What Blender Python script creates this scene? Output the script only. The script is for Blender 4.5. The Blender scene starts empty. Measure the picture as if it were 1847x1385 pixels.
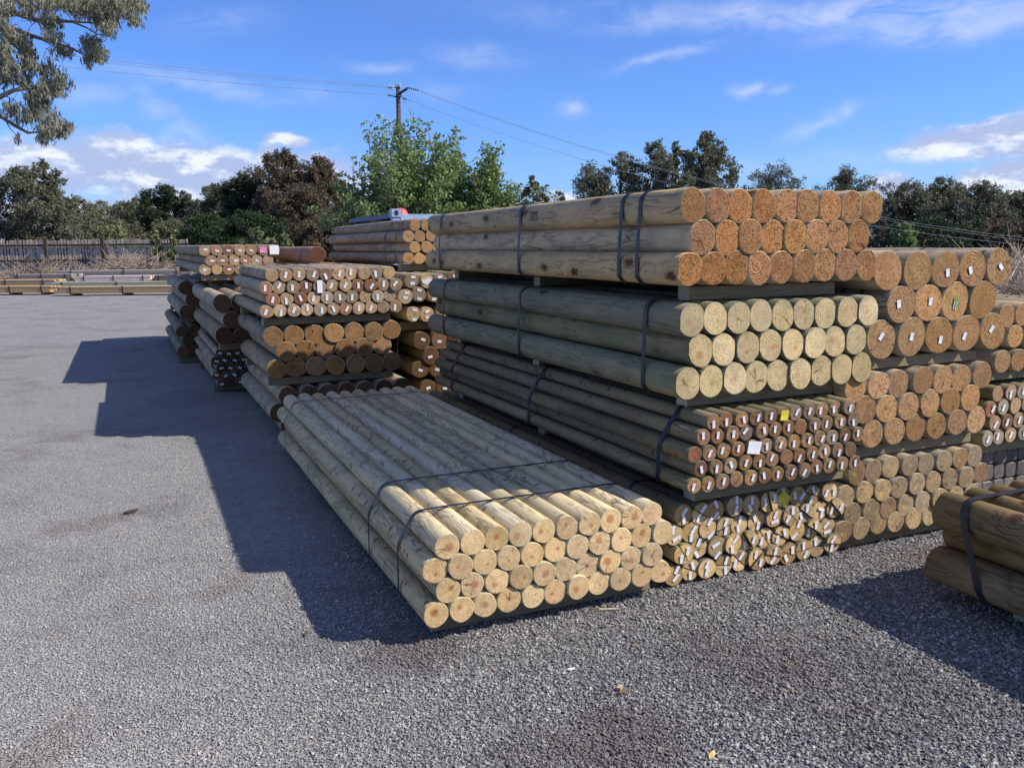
import bpy, math, random
import numpy as np
from mathutils import Matrix, Vector
random.seed(7)
scene = bpy.context.scene
col = scene.collection
RAD = math.radians

# ------------------------------------------------------------------ camera
F, H = 1560.0, 1.65            # focal length in photo pixels (1847 wide), eye height in metres
_a = np.array([225 - 923.5, 448 - 692.5, F]); _a /= np.linalg.norm(_a)
_up = np.cross(_a, np.array([1, -.0103, 0.])); _up /= np.linalg.norm(_up)
if _up[1] > 0: _up = -_up
_b = np.cross(_a, _up)
if _b[0] < 0: _b = -_b
R = np.array([_b, _a, _up])    # world = R @ (right, down, forward)
cam_d = bpy.data.cameras.new("Camera"); cam = bpy.data.objects.new("Camera", cam_d); col.objects.link(cam)
cam_d.sensor_width = 36; cam_d.lens = F / 1847 * 36; cam_d.clip_start = .05; cam_d.clip_end = 3000
M = Matrix.Identity(4)
cx, cy, cz = R @ np.array([1, 0, 0.]), -(R @ np.array([0, 1, 0.])), -(R @ np.array([0, 0, 1.]))
for i in range(3):
    M[i][0], M[i][1], M[i][2] = cx[i], cy[i], cz[i]
M[2][3] = H
cam.matrix_world = M
scene.camera = cam
FWD = R @ np.array([0, 0, 1.]); FH = Vector((FWD[0], FWD[1], 0)).normalized(); RH = Vector((FH.y, -FH.x, 0))

def ray(px, py): return R @ np.array([(px - 923.5) / F, (py - 692.5) / F, 1.])
def at(px, py, depth): d = ray(px, py) * depth; return Vector((d[0], d[1], d[2] + H))
def ground_at(px, py, z=0.): d = ray(px, py); t = (z - H) / d[2]; return Vector((d[0] * t, d[1] * t, z))

# ------------------------------------------------------------------ light
SUN = Vector((1.0, -0.62, 1.0)).normalized()
elev = math.asin(SUN.z); azim = math.atan2(SUN.x, SUN.y)
sl = bpy.data.lights.new("Sun", 'SUN'); sl.energy = 4.9; sl.angle = RAD(.53); sl.color = (1, .93, .82)
so = bpy.data.objects.new("Sun", sl); col.objects.link(so)
so.rotation_euler = SUN.to_track_quat('Z', 'Y').to_euler()
scene.view_settings.view_transform = 'Standard'; scene.view_settings.look = 'None'
scene.view_settings.exposure = 0.5; scene.view_settings.gamma = 1

# node helper ------------------------------------------------------------
class NT:
    def __init__(s, nt): s.nt = nt; nt.nodes.clear()
    def n(s, t, **k):
        nd = s.nt.nodes.new(t)
        for a, v in k.items(): setattr(nd, a, v)
        return nd
    def put(s, sock, v):
        if v is None: return
        if isinstance(v, bpy.types.NodeSocket): s.nt.links.new(v, sock)
        else:
            if hasattr(sock.default_value, '__len__') and not isinstance(v, (int, float)):
                v = tuple(v)
                if len(sock.default_value) == 4 and len(v) == 3: v += (1.,)
            sock.default_value = v
    def m(s, op, a, b=None, c=None, clamp=False):
        nd = s.n('ShaderNodeMath', operation=op, use_clamp=clamp)
        for i, v in enumerate((a, b, c)): s.put(nd.inputs[i], v)
        return nd.outputs[0]
    def v(s, op, a, b=None, scale=None):
        nd = s.n('ShaderNodeVectorMath', operation=op)
        s.put(nd.inputs[0], a); s.put(nd.inputs[1], b)
        if scale is not None: s.put(nd.inputs[3], scale)
        return nd.outputs[1] if op in ('LENGTH', 'DOT_PRODUCT', 'DISTANCE') else nd.outputs[0]
    def sep(s, a): nd = s.n('ShaderNodeSeparateXYZ'); s.put(nd.inputs[0], a); return nd.outputs
    def comb(s, x, y, z):
        nd = s.n('ShaderNodeCombineXYZ')
        for i, q in enumerate((x, y, z)): s.put(nd.inputs[i], q)
        return nd.outputs[0]
    def noise(s, vec, scale, detail=2, rough=.5, dist=0, color=False):
        nd = s.n('ShaderNodeTexNoise'); s.put(nd.inputs['Vector'], vec); nd.inputs['Scale'].default_value = scale
        nd.inputs['Detail'].default_value = detail; nd.inputs['Roughness'].default_value = rough; nd.inputs['Distortion'].default_value = dist
        return nd.outputs['Color'] if color else nd.outputs['Fac']
    def vor(s, vec, scale, feature='F1', rnd=1, dim='3D'):
        nd = s.n('ShaderNodeTexVoronoi', feature=feature, voronoi_dimensions=dim); s.put(nd.inputs['Vector'], vec); nd.inputs['Scale'].default_value = scale
        nd.inputs['Randomness'].default_value = rnd
        return nd.outputs
    def ss(s, x, a, b):      # smoothstep of x between a and b
        nd = s.n('ShaderNodeMapRange', interpolation_type='SMOOTHSTEP'); s.put(nd.inputs[0], x); s.put(nd.inputs[1], a); s.put(nd.inputs[2], b)
        return nd.outputs[0]
    def mix(s, f, a, b, mode='MIX'):
        nd = s.n('ShaderNodeMix', data_type='RGBA', blend_type=mode); s.put(nd.inputs[0], f); s.put(nd.inputs[6], a); s.put(nd.inputs[7], b)
        return nd.outputs[2]
    def hsv(s, c, h=.5, sat=1., val=1.):
        nd = s.n('ShaderNodeHueSaturation'); s.put(nd.inputs['Hue'], h); s.put(nd.inputs['Saturation'], sat); s.put(nd.inputs['Value'], val); s.put(nd.inputs['Color'], c)
        return nd.outputs[0]
    def bump(s, h, strength=.5, dist=.01):
        nd = s.n('ShaderNodeBump'); s.put(nd.inputs['Height'], h); nd.inputs['Strength'].default_value = strength; nd.inputs['Distance'].default_value = dist
        return nd.outputs[0]
def mat(name):
    m = bpy.data.materials.new(name); m.use_nodes = True
    return m, NT(m.node_tree)
def fin(t, color, rough=.8, normal=None, metallic=0, trans=None, spec=.3):
    b = t.n('ShaderNodeBsdfPrincipled'); o = t.n('ShaderNodeOutputMaterial')
    t.put(b.inputs['Base Color'], color); t.put(b.inputs['Roughness'], rough); t.put(b.inputs['Metallic'], metallic)
    b.inputs['Specular IOR Level'].default_value = spec
    if normal is not None: t.put(b.inputs['Normal'], normal)
    t.put(o.inputs[0], b.outputs[0])
    return b
def objco(t): return t.n('ShaderNodeTexCoord').outputs['Object']
def rnd(t): return t.n('ShaderNodeObjectInfo').outputs['Random']

# ------------------------------------------------------------------ sky
world = bpy.data.worlds.new("World"); scene.world = world; world.use_nodes = True
t = NT(world.node_tree)
sky = t.n('ShaderNodeTexSky', sky_type='NISHITA'); sky.sun_disc = False
sky.sun_elevation = elev; sky.sun_rotation = azim; sky.air_density = 1.0; sky.dust_density = .35; sky.ozone_density = 2.6
skyc = t.mix(1., sky.outputs[0], (.47, .70, 1.22), 'MULTIPLY')
g = t.n('ShaderNodeTexCoord').outputs['Generated']
x, y, z = t.sep(g)
az = t.m('ARCTAN2', x, y); el = t.m('ARCSINE', z)
def azel(px, py):
    d = ray(px, py); d = d / np.linalg.norm(d); return math.atan2(d[0], d[1]), math.asin(d[2])
warp = t.noise(g, 9, 4, .6, color=True)
wx, wy, wz = t.sep(t.v('SUBTRACT', warp, (.5, .5, .5)))
az2 = t.m('ADD', az, t.m('MULTIPLY', wx, .10)); el2 = t.m('ADD', el, t.m('MULTIPLY', wy, .05))
def blob(px, py, wpx, hpx, rot=0, amp=1., p=1.):
    a0, e0 = azel(px, py); ca, sa = math.cos(RAD(rot)), math.sin(RAD(rot))
    u = t.m('SUBTRACT', az2, a0); v = t.m('SUBTRACT', el2, e0)
    uu = t.m('DIVIDE', t.m('ADD', t.m('MULTIPLY', u, ca), t.m('MULTIPLY', v, sa)), wpx / F)
    vv = t.m('DIVIDE', t.m('SUBTRACT', t.m('MULTIPLY', v, ca), t.m('MULTIPLY', u, sa)), hpx / F)
    d2 = t.m('ADD', t.m('MULTIPLY', uu, uu), t.m('MULTIPLY', vv, vv))
    return t.m('MULTIPLY', t.m('EXPONENT', t.m('MULTIPLY', d2, -1.)), amp)
def total(bl):
    s = bl[0]
    for b in bl[1:]: s = t.m('MAXIMUM', s, b)
    return s
cum = total([blob(120, 300, 260, 52), blob(350, 315, 280, 56), blob(228, 272, 48, 30, 0, 1.25), blob(545, 310, 120, 50), blob(500, 285, 40, 30, 0, 1.2), blob(640, 365, 80, 60),
             blob(528, 249, 46, 15), blob(70, 275, 120, 30, 0, .8), blob(180, 385, 420, 40),
             blob(1760, 245, 130, 30, 10, 1.1), blob(1740, 285, 90, 26, 0, .8), blob(1805, 335, 95, 28, 0, 1.3), blob(1600, 345, 34, 36, 0, 1.1), blob(1900, 260, 130, 70),
             blob(1000, 350, 90, 20, 0, .7)])
gs = t.v('MULTIPLY', g, (1, 1, 2.2))
n1 = t.noise(gs, 15, 7, .62); n2 = t.noise(gs, 15.0, 2, .5)
dens = t.m('MULTIPLY', cum, t.m('ADD', .52, t.m('MULTIPLY', n1, 1.2)))
cmask = t.ss(dens, .34, .92)
# thicker cloud is greyer at its base, white at the top edge
off = t.noise(t.v('ADD', gs, (0, 0, .030)), 15, 6, .6)
lit = t.ss(t.m('SUBTRACT', n1, off), -.05, .17)
ccol = t.mix(lit, (3.2, 3.7, 5.4), (6.6, 6.8, 7.2))
cirr = total([blob(1022, 191, 26, 13, 0, .9), blob(1355, 154, 18, 10, 0, 1.2), blob(1395, 160, 20, 9, 0, .6), blob(335, 244, 24, 15, 0, .9), blob(1520, 20, 420, 20, -3, .95), blob(1750, 38, 220, 22, -2, .9), blob(1205, 94, 75, 9, 11, .8), blob(1490, 225, 50, 13, 22, .8), blob(1525, 208, 14, 14, 60, .8),
              blob(862, 101, 60, 16, 0, .55), blob(690, 118, 60, 9, 0, .5), blob(370, 150, 190, 16, -4, .55), blob(400, 40, 70, 22, 15, .3), blob(285, 192, 42, 24, -28, .55), blob(170, 182, 55, 17, 0, .45),
              blob(1400, 300, 300, 24, 0, .3), blob(800, 170, 60, 20, 0, .25)])
cn = t.noise(t.v('MULTIPLY', g, (3, 3, 9)), 5, 6, .6, .6)
cir = t.m('MULTIPLY', cirr, t.ss(cn, .22, .66))
c1 = t.mix(t.m('MULTIPLY', cir, .55, clamp=True), skyc, (5.6, 5.9, 7.0))
c2 = t.mix(t.m('MULTIPLY', cmask, .88), c1, ccol)
# unseen bright cloud added behind the viewer to lift and neutralise the fill light
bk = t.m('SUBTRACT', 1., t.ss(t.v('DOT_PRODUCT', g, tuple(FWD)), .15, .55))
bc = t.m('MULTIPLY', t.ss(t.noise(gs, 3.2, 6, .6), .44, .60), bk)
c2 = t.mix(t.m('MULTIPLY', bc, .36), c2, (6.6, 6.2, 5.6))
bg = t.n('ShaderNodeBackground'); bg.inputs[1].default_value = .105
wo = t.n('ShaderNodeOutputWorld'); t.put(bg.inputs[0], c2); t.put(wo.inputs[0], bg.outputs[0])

# ------------------------------------------------------------------ helpers for objects
def tag(o, label=None, cat=None, group=None, kind=None):
    if label: o['label'] = label
    if cat: o['category'] = cat
    if group: o['group'] = group
    if kind: o['kind'] = kind
    return o
def link(name, me, parent=None, loc=(0, 0, 0), rot=(0, 0, 0)):
    o = bpy.data.objects.new(name, me); col.objects.link(o); o.location = loc; o.rotation_euler = rot
    if parent: o.parent = parent
    return o
def npmesh(name, V, Fc, mats, midx=None, smooth=False):
    """V (n,3) array, Fc list of index tuples or (m,k) array"""
    me = bpy.data.meshes.new(name)
    V = np.asarray(V, dtype=np.float32)
    if isinstance(Fc, np.ndarray):
        k = Fc.shape[1]; nf = len(Fc)
        me.vertices.add(len(V)); me.vertices.foreach_set('co', V.ravel())
        me.loops.add(nf * k); me.loops.foreach_set('vertex_index', Fc.ravel().astype(np.int32))
        me.polygons.add(nf); me.polygons.foreach_set('loop_start', np.arange(0, nf * k, k, dtype=np.int32))
        me.update(calc_edges=True); me.validate()
    else:
        me.from_pydata([tuple(map(float, p)) for p in V], [], Fc)
    for m in mats: me.materials.append(m)
    if midx is not None: me.polygons.foreach_set('material_index', np.asarray(midx, dtype=np.int32))
    sm = smooth if hasattr(smooth, '__len__') else [bool(smooth)] * len(me.polygons)
    me.polygons.foreach_set('use_smooth', np.asarray(sm, dtype=bool))
    me.update()
    return me
class MB:
    def __init__(s): s.V = []; s.Fc = []; s.mi = []; s.sm = []
    def add(s, V, Fc, mi=0, sm=False):
        o = len(s.V); s.V += [tuple(v) for v in V]; s.Fc += [tuple(i + o for i in f) for f in Fc]
        s.mi += [mi] * len(Fc); s.sm += [sm] * len(Fc)
    def box(s, c, sx, sy, sz, mi=0, rot=None, ch=0.):
        """box with chamfered long edges (along its longest axis) when ch > 0"""
        c = Vector(c)
        dims = [sx, sy, sz]; ax = dims.index(max(dims)); u, v = [i for i in range(3) if i != ax]
        hu, hv, hl = dims[u] / 2, dims[v] / 2, dims[ax] / 2
        if ch > 0: prof = [(-hu + ch, -hv), (hu - ch, -hv), (hu, -hv + ch), (hu, hv - ch), (hu - ch, hv), (-hu + ch, hv), (-hu, hv - ch), (-hu, -hv + ch)]
        else: prof = [(-hu, -hv), (hu, -hv), (hu, hv), (-hu, hv)]
        n = len(prof); V = []
        for l in (-hl, hl):
            for p in prof:
                q = [0, 0, 0]; q[u], q[v], q[ax] = p[0], p[1], l
                q = Vector(q)
                if rot is not None: q = rot @ q
                V.append(q + c)
        Fc = [tuple(reversed(range(n))), tuple(range(n, 2 * n))] + [(i, (i + 1) % n, n + (i + 1) % n, n + i) for i in range(n)]
        s.add(V, Fc, mi)
    def tube(s, pts, rad, n=6, mi=0, sm=True):
        pts = [Vector(p) for p in pts]; rr = rad if hasattr(rad, '__len__') else [rad] * len(pts)
        V = []; Fc = []
        for i, p in enumerate(pts):
            d = (pts[min(i + 1, len(pts) - 1)] - pts[max(i - 1, 0)]).normalized()
            a = d.cross(Vector((0, 0, 1)) if abs(d.z) < .9 else Vector((1, 0, 0))).normalized(); b = d.cross(a)
            for k in range(n):
                th = 2 * math.pi * k / n; V.append(p + (a * math.cos(th) + b * math.sin(th)) * rr[i])
        for i in range(len(pts) - 1):
            for k in range(n):
                Fc.append((i * n + k, i * n + (k + 1) % n, (i + 1) * n + (k + 1) % n, (i + 1) * n + k))
        Fc += [tuple(reversed(range(n))), tuple((len(pts) - 1) * n + k for k in range(n))]
        s.add(V, Fc, mi, sm)
    def mesh(s, name, mats): return npmesh(name, s.V, s.Fc, mats, s.mi, s.sm)
    def build(s, name, mats, parent=None, loc=(0, 0, 0)):
        return link(name, s.mesh(name, mats if isinstance(mats, (list, tuple)) else [mats]), parent, loc)
def empty(name, loc=(0, 0, 0)):
    o = bpy.data.objects.new(name, None); o.empty_display_size = .1; col.objects.link(o); o.location = loc; return o

# ------------------------------------------------------------------ materials
EB, SB = 1.22, 1.45
def end_mat(name, light, dark, heart=None, hr=.0, ring=150, rough_amt=.5, blotch=(.12, .07, .03), blotch_amt=.3, R0=.055, vvar=.5, rim=None, mixy=0.):
    light = tuple(min(.82, v * EB) for v in light); dark = tuple(v * .95 for v in dark); ring *= .72
    m, t = mat(name); o = objco(t); r_ = rnd(t)
    sh = t.m('MULTIPLY', r_, 63.7)
    p = t.v('ADD', o, t.comb(sh, t.m('MULTIPLY', r_, 31.), 0))
    ox = t.m('MULTIPLY', t.m('SUBTRACT', t.m('FRACT', t.m('MULTIPLY', r_, 17.3)), .5), R0 * .6)
    oz = t.m('MULTIPLY', t.m('SUBTRACT', t.m('FRACT', t.m('MULTIPLY', r_, 29.1)), .5), R0 * .6)
    q = t.v('SUBTRACT', o, t.comb(ox, 0, oz)); qx, qy, qz = t.sep(q)
    rr = t.v('LENGTH', t.comb(qx, 0, qz))
    nz = t.noise(p, 20, 3, .55); nf = t.noise(p, 150, 3, .65)
    rd = t.m('ADD', rr, t.m('ADD', t.m('MULTIPLY', t.m('SUBTRACT', nz, .5), R0 * .3), t.m('MULTIPLY', t.m('SUBTRACT', nf, .5), .007)))
    freq = t.m('MULTIPLY', t.m('ADD', .75, t.m('MULTIPLY', r_, .5)), ring)
    ph = t.m('FRACT', t.m('MULTIPLY', rd, freq))
    late = t.m('MULTIPLY', t.ss(ph, .35, .85), t.m('SUBTRACT', 1., t.ss(ph, .93, 1.0)))
    late = t.m('MULTIPLY', late, t.ss(t.noise(p, 38, 3, .6), .30, .62)); late = t.m('MULTIPLY', late, t.m('ADD', .4, t.m('MULTIPLY', t.m('FRACT', t.m('MULTIPLY', r_, 13.7)), .6)))
    c = t.mix(t.m('MULTIPLY', late, .95), light, dark)
    # saw-torn fibres and weathering
    sx, sy, sz = t.sep(p); an = t.m('MULTIPLY', t.m('FRACT', t.m('MULTIPLY', r_, 7.7)), 3.14)
    su = t.m('ADD', t.m('MULTIPLY', sx, t.m('COSINE', an)), t.m('MULTIPLY', sz, t.m('SINE', an)))
    saw = t.noise(t.comb(t.m('MULTIPLY', su, 1.), 0, t.m('MULTIPLY', t.m('SUBTRACT', sz, sx), .08)), 260, 2, .6)
    tear = t.ss(t.noise(p, 85, 6, .75), .49, .62)
    c = t.mix(t.m('MULTIPLY', tear, rough_amt), c, t.hsv(dark, .5, .95, .42) if False else tuple(v * .42 for v in dark))
    c = t.mix(t.m('MULTIPLY', t.ss(saw, .45, .75), rough_amt * .35), c, tuple(min(1, v * 1.35) for v in light))
    bl = t.ss(t.noise(p, 17, 4, .6), .50, .70)
    c = t.mix(t.m('MULTIPLY', bl, blotch_amt), c, blotch)
    c = t.mix(t.m('MULTIPLY', t.ss(t.m('ADD', t.m('MULTIPLY', t.noise(p, 9, 4, .65), .75), t.m('MULTIPLY', t.m('FRACT', t.m('MULTIPLY', r_, 23.3)), .35)), .52, .72), .5), c, tuple(v * .45 for v in light))
    if mixy:   # single logs stained red by resin or bleached grey
        pk = t.m('FRACT', t.m('MULTIPLY', r_, 31.7))
        c = t.mix(t.m('MULTIPLY', t.m('GREATER_THAN', pk, .76), mixy), c, t.mix(late, (.22, .075, .045), (.10, .03, .02)))
        c = t.mix(t.m('MULTIPLY', t.m('LESS_THAN', pk, .2), mixy), c, t.mix(late, (.26, .225, .18), (.11, .095, .08)))
    if heart:
        hs = t.m('MULTIPLY', t.m('FRACT', t.m('MULTIPLY', r_, 41.)), hr)
        hm = t.m('SUBTRACT', 1., t.ss(t.m('ADD', rr, t.m('MULTIPLY', t.m('SUBTRACT', nz, .5), .02)), t.m('MULTIPLY', hs, .6), t.m('ADD', hs, .006)))
        c = t.mix(t.m('MULTIPLY', hm, .7), c, heart)
    # drying checks running out from the pith
    ang = t.m('ARCTAN2', qx, qz)
    ck = t.vor(t.comb(t.m('MULTIPLY', ang, 1.), t.m('MULTIPLY', r_, 50.), 0), 1.3, 'DISTANCE_TO_EDGE')[0]
    ckm = t.m('MULTIPLY', t.m('SUBTRACT', 1., t.ss(t.m('MULTIPLY', ck, rr), .0, .0016)), t.m('MULTIPLY', t.ss(nz, .50, .62), t.m('GREATER_THAN', t.m('FRACT', t.m('MULTIPLY', r_, 19.3)), .62)))
    c = t.mix(t.m('MULTIPLY', ckm, .85), c, tuple(v * .15 for v in dark))
    ro = t.v('LENGTH', t.comb(t.sep(o)[0], 0, t.sep(o)[2]))
    rm = t.ss(t.m('ADD', ro, t.m('MULTIPLY', t.m('SUBTRACT', nf, .5), .006)), R0 * .88, R0 * 1.0)
    c = t.mix(t.m('MULTIPLY', rm, .45), c, rim or tuple(v * .55 for v in light))
    c = t.hsv(c, t.m('ADD', .496, t.m('MULTIPLY', t.m('FRACT', t.m('MULTIPLY', r_, 5.1)), .010)), t.m('ADD', .92, t.m('MULTIPLY', t.m('FRACT', t.m('MULTIPLY', r_, 11.9)), .14)),
              t.m('ADD', 1. - vvar * .5, t.m('MULTIPLY', t.m('FRACT', t.m('MULTIPLY', r_, 3.3)), vvar)))
    h = t.m('ADD', t.m('MULTIPLY', late, -.25), t.m('ADD', t.m('MULTIPLY', nf, .8), t.m('MULTIPLY', tear, -.6 * rough_amt)))
    fin(t, c, .85, t.bump(h, .55, .004), spec=.15)
    return m
def side_mat(name, a, b, lines, knot=(.11, .035, .02), green=(.13, .17, .11), green_amt=.35, kscale=4.2, kkeep=.55, kyst=1.6, vvar=.35, line_amt=.7, lfreq=150, R0=.06):
    a, b, green = (tuple(v * k for v, k in zip(c_, (SB * 1.12, SB * 1.03, SB * .88))) for c_ in (a, b, green)); lines = tuple(v * 1.1 for v in lines)
    m, t = mat(name); o = objco(t); r_ = rnd(t)
    p = t.v('ADD', o, t.comb(t.m('MULTIPLY', r_, 63.7), t.m('MULTIPLY', r_, 91.), 0))
    px, py, pz = t.sep(p); ox, oy, oz = t.sep(o)
    # knots sit in whorls: cells laid out over girth and length
    gw = t.m('MULTIPLY', t.m('ARCTAN2', ox, oz), R0)
    kv = t.comb(t.m('ADD', gw, t.m('MULTIPLY', r_, 37.)), t.m('MULTIPLY', py, kyst), 0)
    kv = t.v('ADD', kv, t.v('SCALE', t.v('SUBTRACT', t.noise(p, 30, 2, color=True), (.5, .5, .5)), scale=.03))
    vo = t.vor(kv, kscale, dim='2D'); kd = vo['Distance']; keep = t.m('GREATER_THAN', t.sep(vo['Color'])[0], 1 - kkeep)
    near = t.m('MULTIPLY', t.m('SUBTRACT', 1., t.ss(kd, .03, .42)), keep)
    st = t.comb(px, t.m('MULTIPLY', py, .16), pz)
    big = t.noise(st, 9, 3, .55)
    rr = t.v('LENGTH', t.comb(ox, 0, oz))
    rd = t.m('ADD', t.m('ADD', rr, t.m('MULTIPLY', big, .11)), t.m('MULTIPLY', near, .035))
    ph = t.m('FRACT', t.m('MULTIPLY', rd, lfreq))
    ln = t.m('MULTIPLY', t.ss(ph, .2, .85), t.m('SUBTRACT', 1., t.ss(ph, .9, 1.)))
    ln = t.m('MULTIPLY', ln, t.ss(t.noise(st, 14, 2), .35, .62))
    c = t.mix(t.ss(t.noise(t.comb(px, t.m('MULTIPLY', py, .35), pz), 6, 3), .3, .7), a, b)
    c = t.mix(t.m('MULTIPLY', t.ss(t.noise(t.comb(px, t.m('MULTIPLY', py, .3), pz), 10, 4, .6), .46, .7), green_amt), c, green)
    c = t.mix(t.m('MULTIPLY', ln, line_amt), c, lines)
    fib = t.noise(t.comb(px, t.m('MULTIPLY', py, .05), pz), 170, 3, .6)
    c = t.mix(t.m('MULTIPLY', t.ss(fib, .5, .75), .35), c, tuple(v * .55 for v in a))
    core = t.m('MULTIPLY', t.m('SUBTRACT', 1., t.ss(t.m('ADD', kd, t.m('MULTIPLY', t.m('SUBTRACT', fib, .5), .10)), .05, .15)), keep)
    halo = t.m('MULTIPLY', t.m('SUBTRACT', 1., t.ss(kd, .1, .26)), keep)
    c = t.mix(t.m('MULTIPLY', halo, .28), c, (.26, .15, .085))
    c = t.mix(t.m('MULTIPLY', core, .88), c, t.mix(t.sep(vo['Color'])[1], knot, tuple(v * .25 for v in knot)))
    # long drying splits
    sp = t.vor(t.comb(px, t.m('MULTIPLY', py, .10), pz), 17, 'DISTANCE_TO_EDGE')[0]
    spm = t.m('MULTIPLY', t.m('SUBTRACT', 1., t.ss(sp, .0, .022)), t.ss(t.noise(p, 3.1, 2), .52, .62))
    c = t.mix(t.m('MULTIPLY', spm, .75), c, (.03, .025, .02))
    c = t.hsv(c, .5, t.m('ADD', .85, t.m('MULTIPLY', t.m('FRACT', t.m('MULTIPLY', r_, 11.9)), .3)), t.m('ADD', 1. - vvar * .5, t.m('MULTIPLY', t.m('FRACT', t.m('MULTIPLY', r_, 3.3)), vvar)))
    h = t.m('ADD', t.m('MULTIPLY', fib, .5), t.m('ADD', t.m('MULTIPLY', ln, -.25), t.m('ADD', t.m('MULTIPLY', core, -.5), t.m('MULTIPLY', spm, -1.6))))
    fin(t, c, .78, t.bump(h, .5, .004), spec=.25)
    return m
E_ = {
 'pale': end_mat('pale_end_grain', (.58, .41, .21), (.29, .165, .07), (.36, .13, .045), .019, 175, .25, (.30, .17, .075), .28, .055, .32),
 'orange': end_mat('orange_end_grain', (.33, .162, .066), (.11, .044, .017), None, 0, 110, .85, (.15, .055, .02), .5, .078, .4),
 'cream': end_mat('cream_end_grain', (.52, .40, .21), (.22, .165, .075), (.42, .23, .09), .02, 125, .3, (.26, .22, .10), .35, .076, .45),
 'amber': end_mat('amber_end_grain', (.37, .21, .09), (.14, .065, .026), None, 0, 110, .75, (.22, .10, .04), .4, .098, .4),
 'amber_mid': end_mat('amber_mid_end_grain', (.36, .205, .092), (.13, .065, .027), None, 0, 130, .75, (.22, .105, .042), .4, .075, .45),
 'straw': end_mat('straw_end_grain', (.56, .38, .17), (.25, .14, .055), (.45, .18, .06), .014, 190, .45, (.26, .13, .05), .45, .05, .5, mixy=.4),
 'grey': end_mat('weathered_end_grain', (.33, .235, .125), (.13, .085, .042), (.50, .30, .12), .016, 170, .6, (.11, .085, .05), .6, .062, .6, mixy=.35),
 'dark': end_mat('dark_end_grain', (.27, .15, .075), (.10, .05, .025), None, 0, 200, .6, (.06, .035, .022), .6, .041, .6, rim=(.06, .04, .03), mixy=.4),
 'gold': end_mat('golden_end_grain', (.43, .275, .125), (.18, .10, .042), (.40, .15, .05), .012, 190, .5, (.24, .12, .045), .45, .05, .5),
 'brown': end_mat('brown_shaded_end_grain', (.25, .14, .06), (.10, .05, .021), None, 0, 130, .6, (.12, .055, .024), .6, .087, .5),  # brown ends, colour lowered to stand in for blocked sun
 'mixed': end_mat('mixed_end_grain', (.37, .25, .145), (.14, .085, .045), None, 0, 190, .6, (.16, .07, .035), .6, .056, .6, mixy=.7),
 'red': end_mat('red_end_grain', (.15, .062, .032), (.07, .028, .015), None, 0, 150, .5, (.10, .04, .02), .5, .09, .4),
 'umber_shaded': end_mat('umber_shaded_end_grain', (.12, .065, .033), (.05, .026, .013), None, 0, 130, .6, (.06, .03, .016), .6, .086, .6),  # dark brown ends with the shade of the rear stacks put into the colour
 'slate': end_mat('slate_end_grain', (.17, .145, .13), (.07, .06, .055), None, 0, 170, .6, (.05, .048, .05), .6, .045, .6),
}
S_ = {
 'fore': side_mat('greygreen_cream_bark', (.41, .36, .25), (.305, .28, .195), (.17, .15, .10), knot=(.20, .045, .03), green=(.24, .25, .19), green_amt=.4, kscale=5.5, kkeep=.36, kyst=2.4, lfreq=110),
 'top': side_mat('tan_grey_peeled_wood', (.36, .285, .185), (.25, .215, .15), (.10, .082, .06), green=(.15, .15, .115), green_amt=.4, kscale=4.6, kkeep=.5, kyst=.5, lfreq=75, line_amt=.6, R0=.075),
 'green': side_mat('green_treated_wood', (.16, .155, .11), (.11, .114, .08), (.07, .07, .048), green=(.095, .13, .09), green_amt=.7, kscale=4.8, kkeep=.2, kyst=.45, lfreq=75, line_amt=.6, R0=.075),
 'olive': side_mat('olive_treated_wood', (.13, .12, .078), (.088, .082, .056), (.085, .07, .04), green=(.12, .13, .075), green_amt=.4, kscale=4.5, kkeep=.4, kyst=2.0, lfreq=130),
 'weather': side_mat('weathered_peeled_wood', (.265, .228, .168), (.20, .178, .138), (.10, .085, .065), green=(.16, .158, .125), green_amt=.4, kscale=4.0, kkeep=.5, kyst=2.4, lfreq=120),
 'redside': side_mat('reddish_peeled_wood', (.30, .17, .11), (.24, .145, .10), (.11, .06, .045), green=(.17, .13, .10), green_amt=.3, kscale=4.0, kkeep=.4, kyst=2.0),
 'shaded_olive': side_mat('shaded_brown_olive_wood', (.16, .125, .06), (.10, .075, .04), (.05, .035, .02), green=(.09, .09, .05), green_amt=.35, kscale=3.6, kkeep=.35, kyst=1.0, lfreq=85, R0=.085),  # brown-olive wood, darkened so its colour carries the shade on these bundles
 'slate': side_mat('slate_weathered_wood', (.17, .165, .15), (.12, .12, .115), (.06, .06, .058), green=(.12, .13, .12)),
}
def simple(name, c, rough=.6, metallic=0, nscale=20, var=.25, spec=.3, bumps=.15):
    m, t = mat(name); o = objco(t)
    n = t.noise(o, nscale, 4, .6)
    cc = t.mix(t.ss(n, .3, .7), tuple(v * (1 - var) for v in c), tuple(min(1, v * (1 + var)) for v in c))
    fin(t, cc, rough, t.bump(n, bumps, .01), metallic, spec=spec); return m
strap_m = simple('blue_black_polymer_strap', (.010, .014, .026), .42, 0, 8, .3, .5)
wire_m = simple('steel_strap', (.30, .31, .33), .45, .6, 30, .2)
darkband_m = simple('dark_steel_band', (.035, .035, .04), .5, .3, 30, .2)
paper_m, t = mat('white_paper_tag'); o = objco(t); sx, sy, sz = t.sep(o)
ln = t.m('MULTIPLY', t.ss(t.m('FRACT', t.m('MULTIPLY', sz, 160.)), .55, .7), t.ss(t.noise(t.v('MULTIPLY', o, (1, 1, .25)), 420, 1), .45, .55))
fin(t, t.mix(t.m('MULTIPLY', ln, .45), (.78, .79, .80), (.30, .30, .32)), .6)
yellow_m = simple('yellow_plastic_label', (.66, .58, .06), .5); pink_m = simple('pink_paper_label', (.66, .24, .50), .6); green_m = simple('green_paper_label', (.10, .40, .10), .6)
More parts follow.
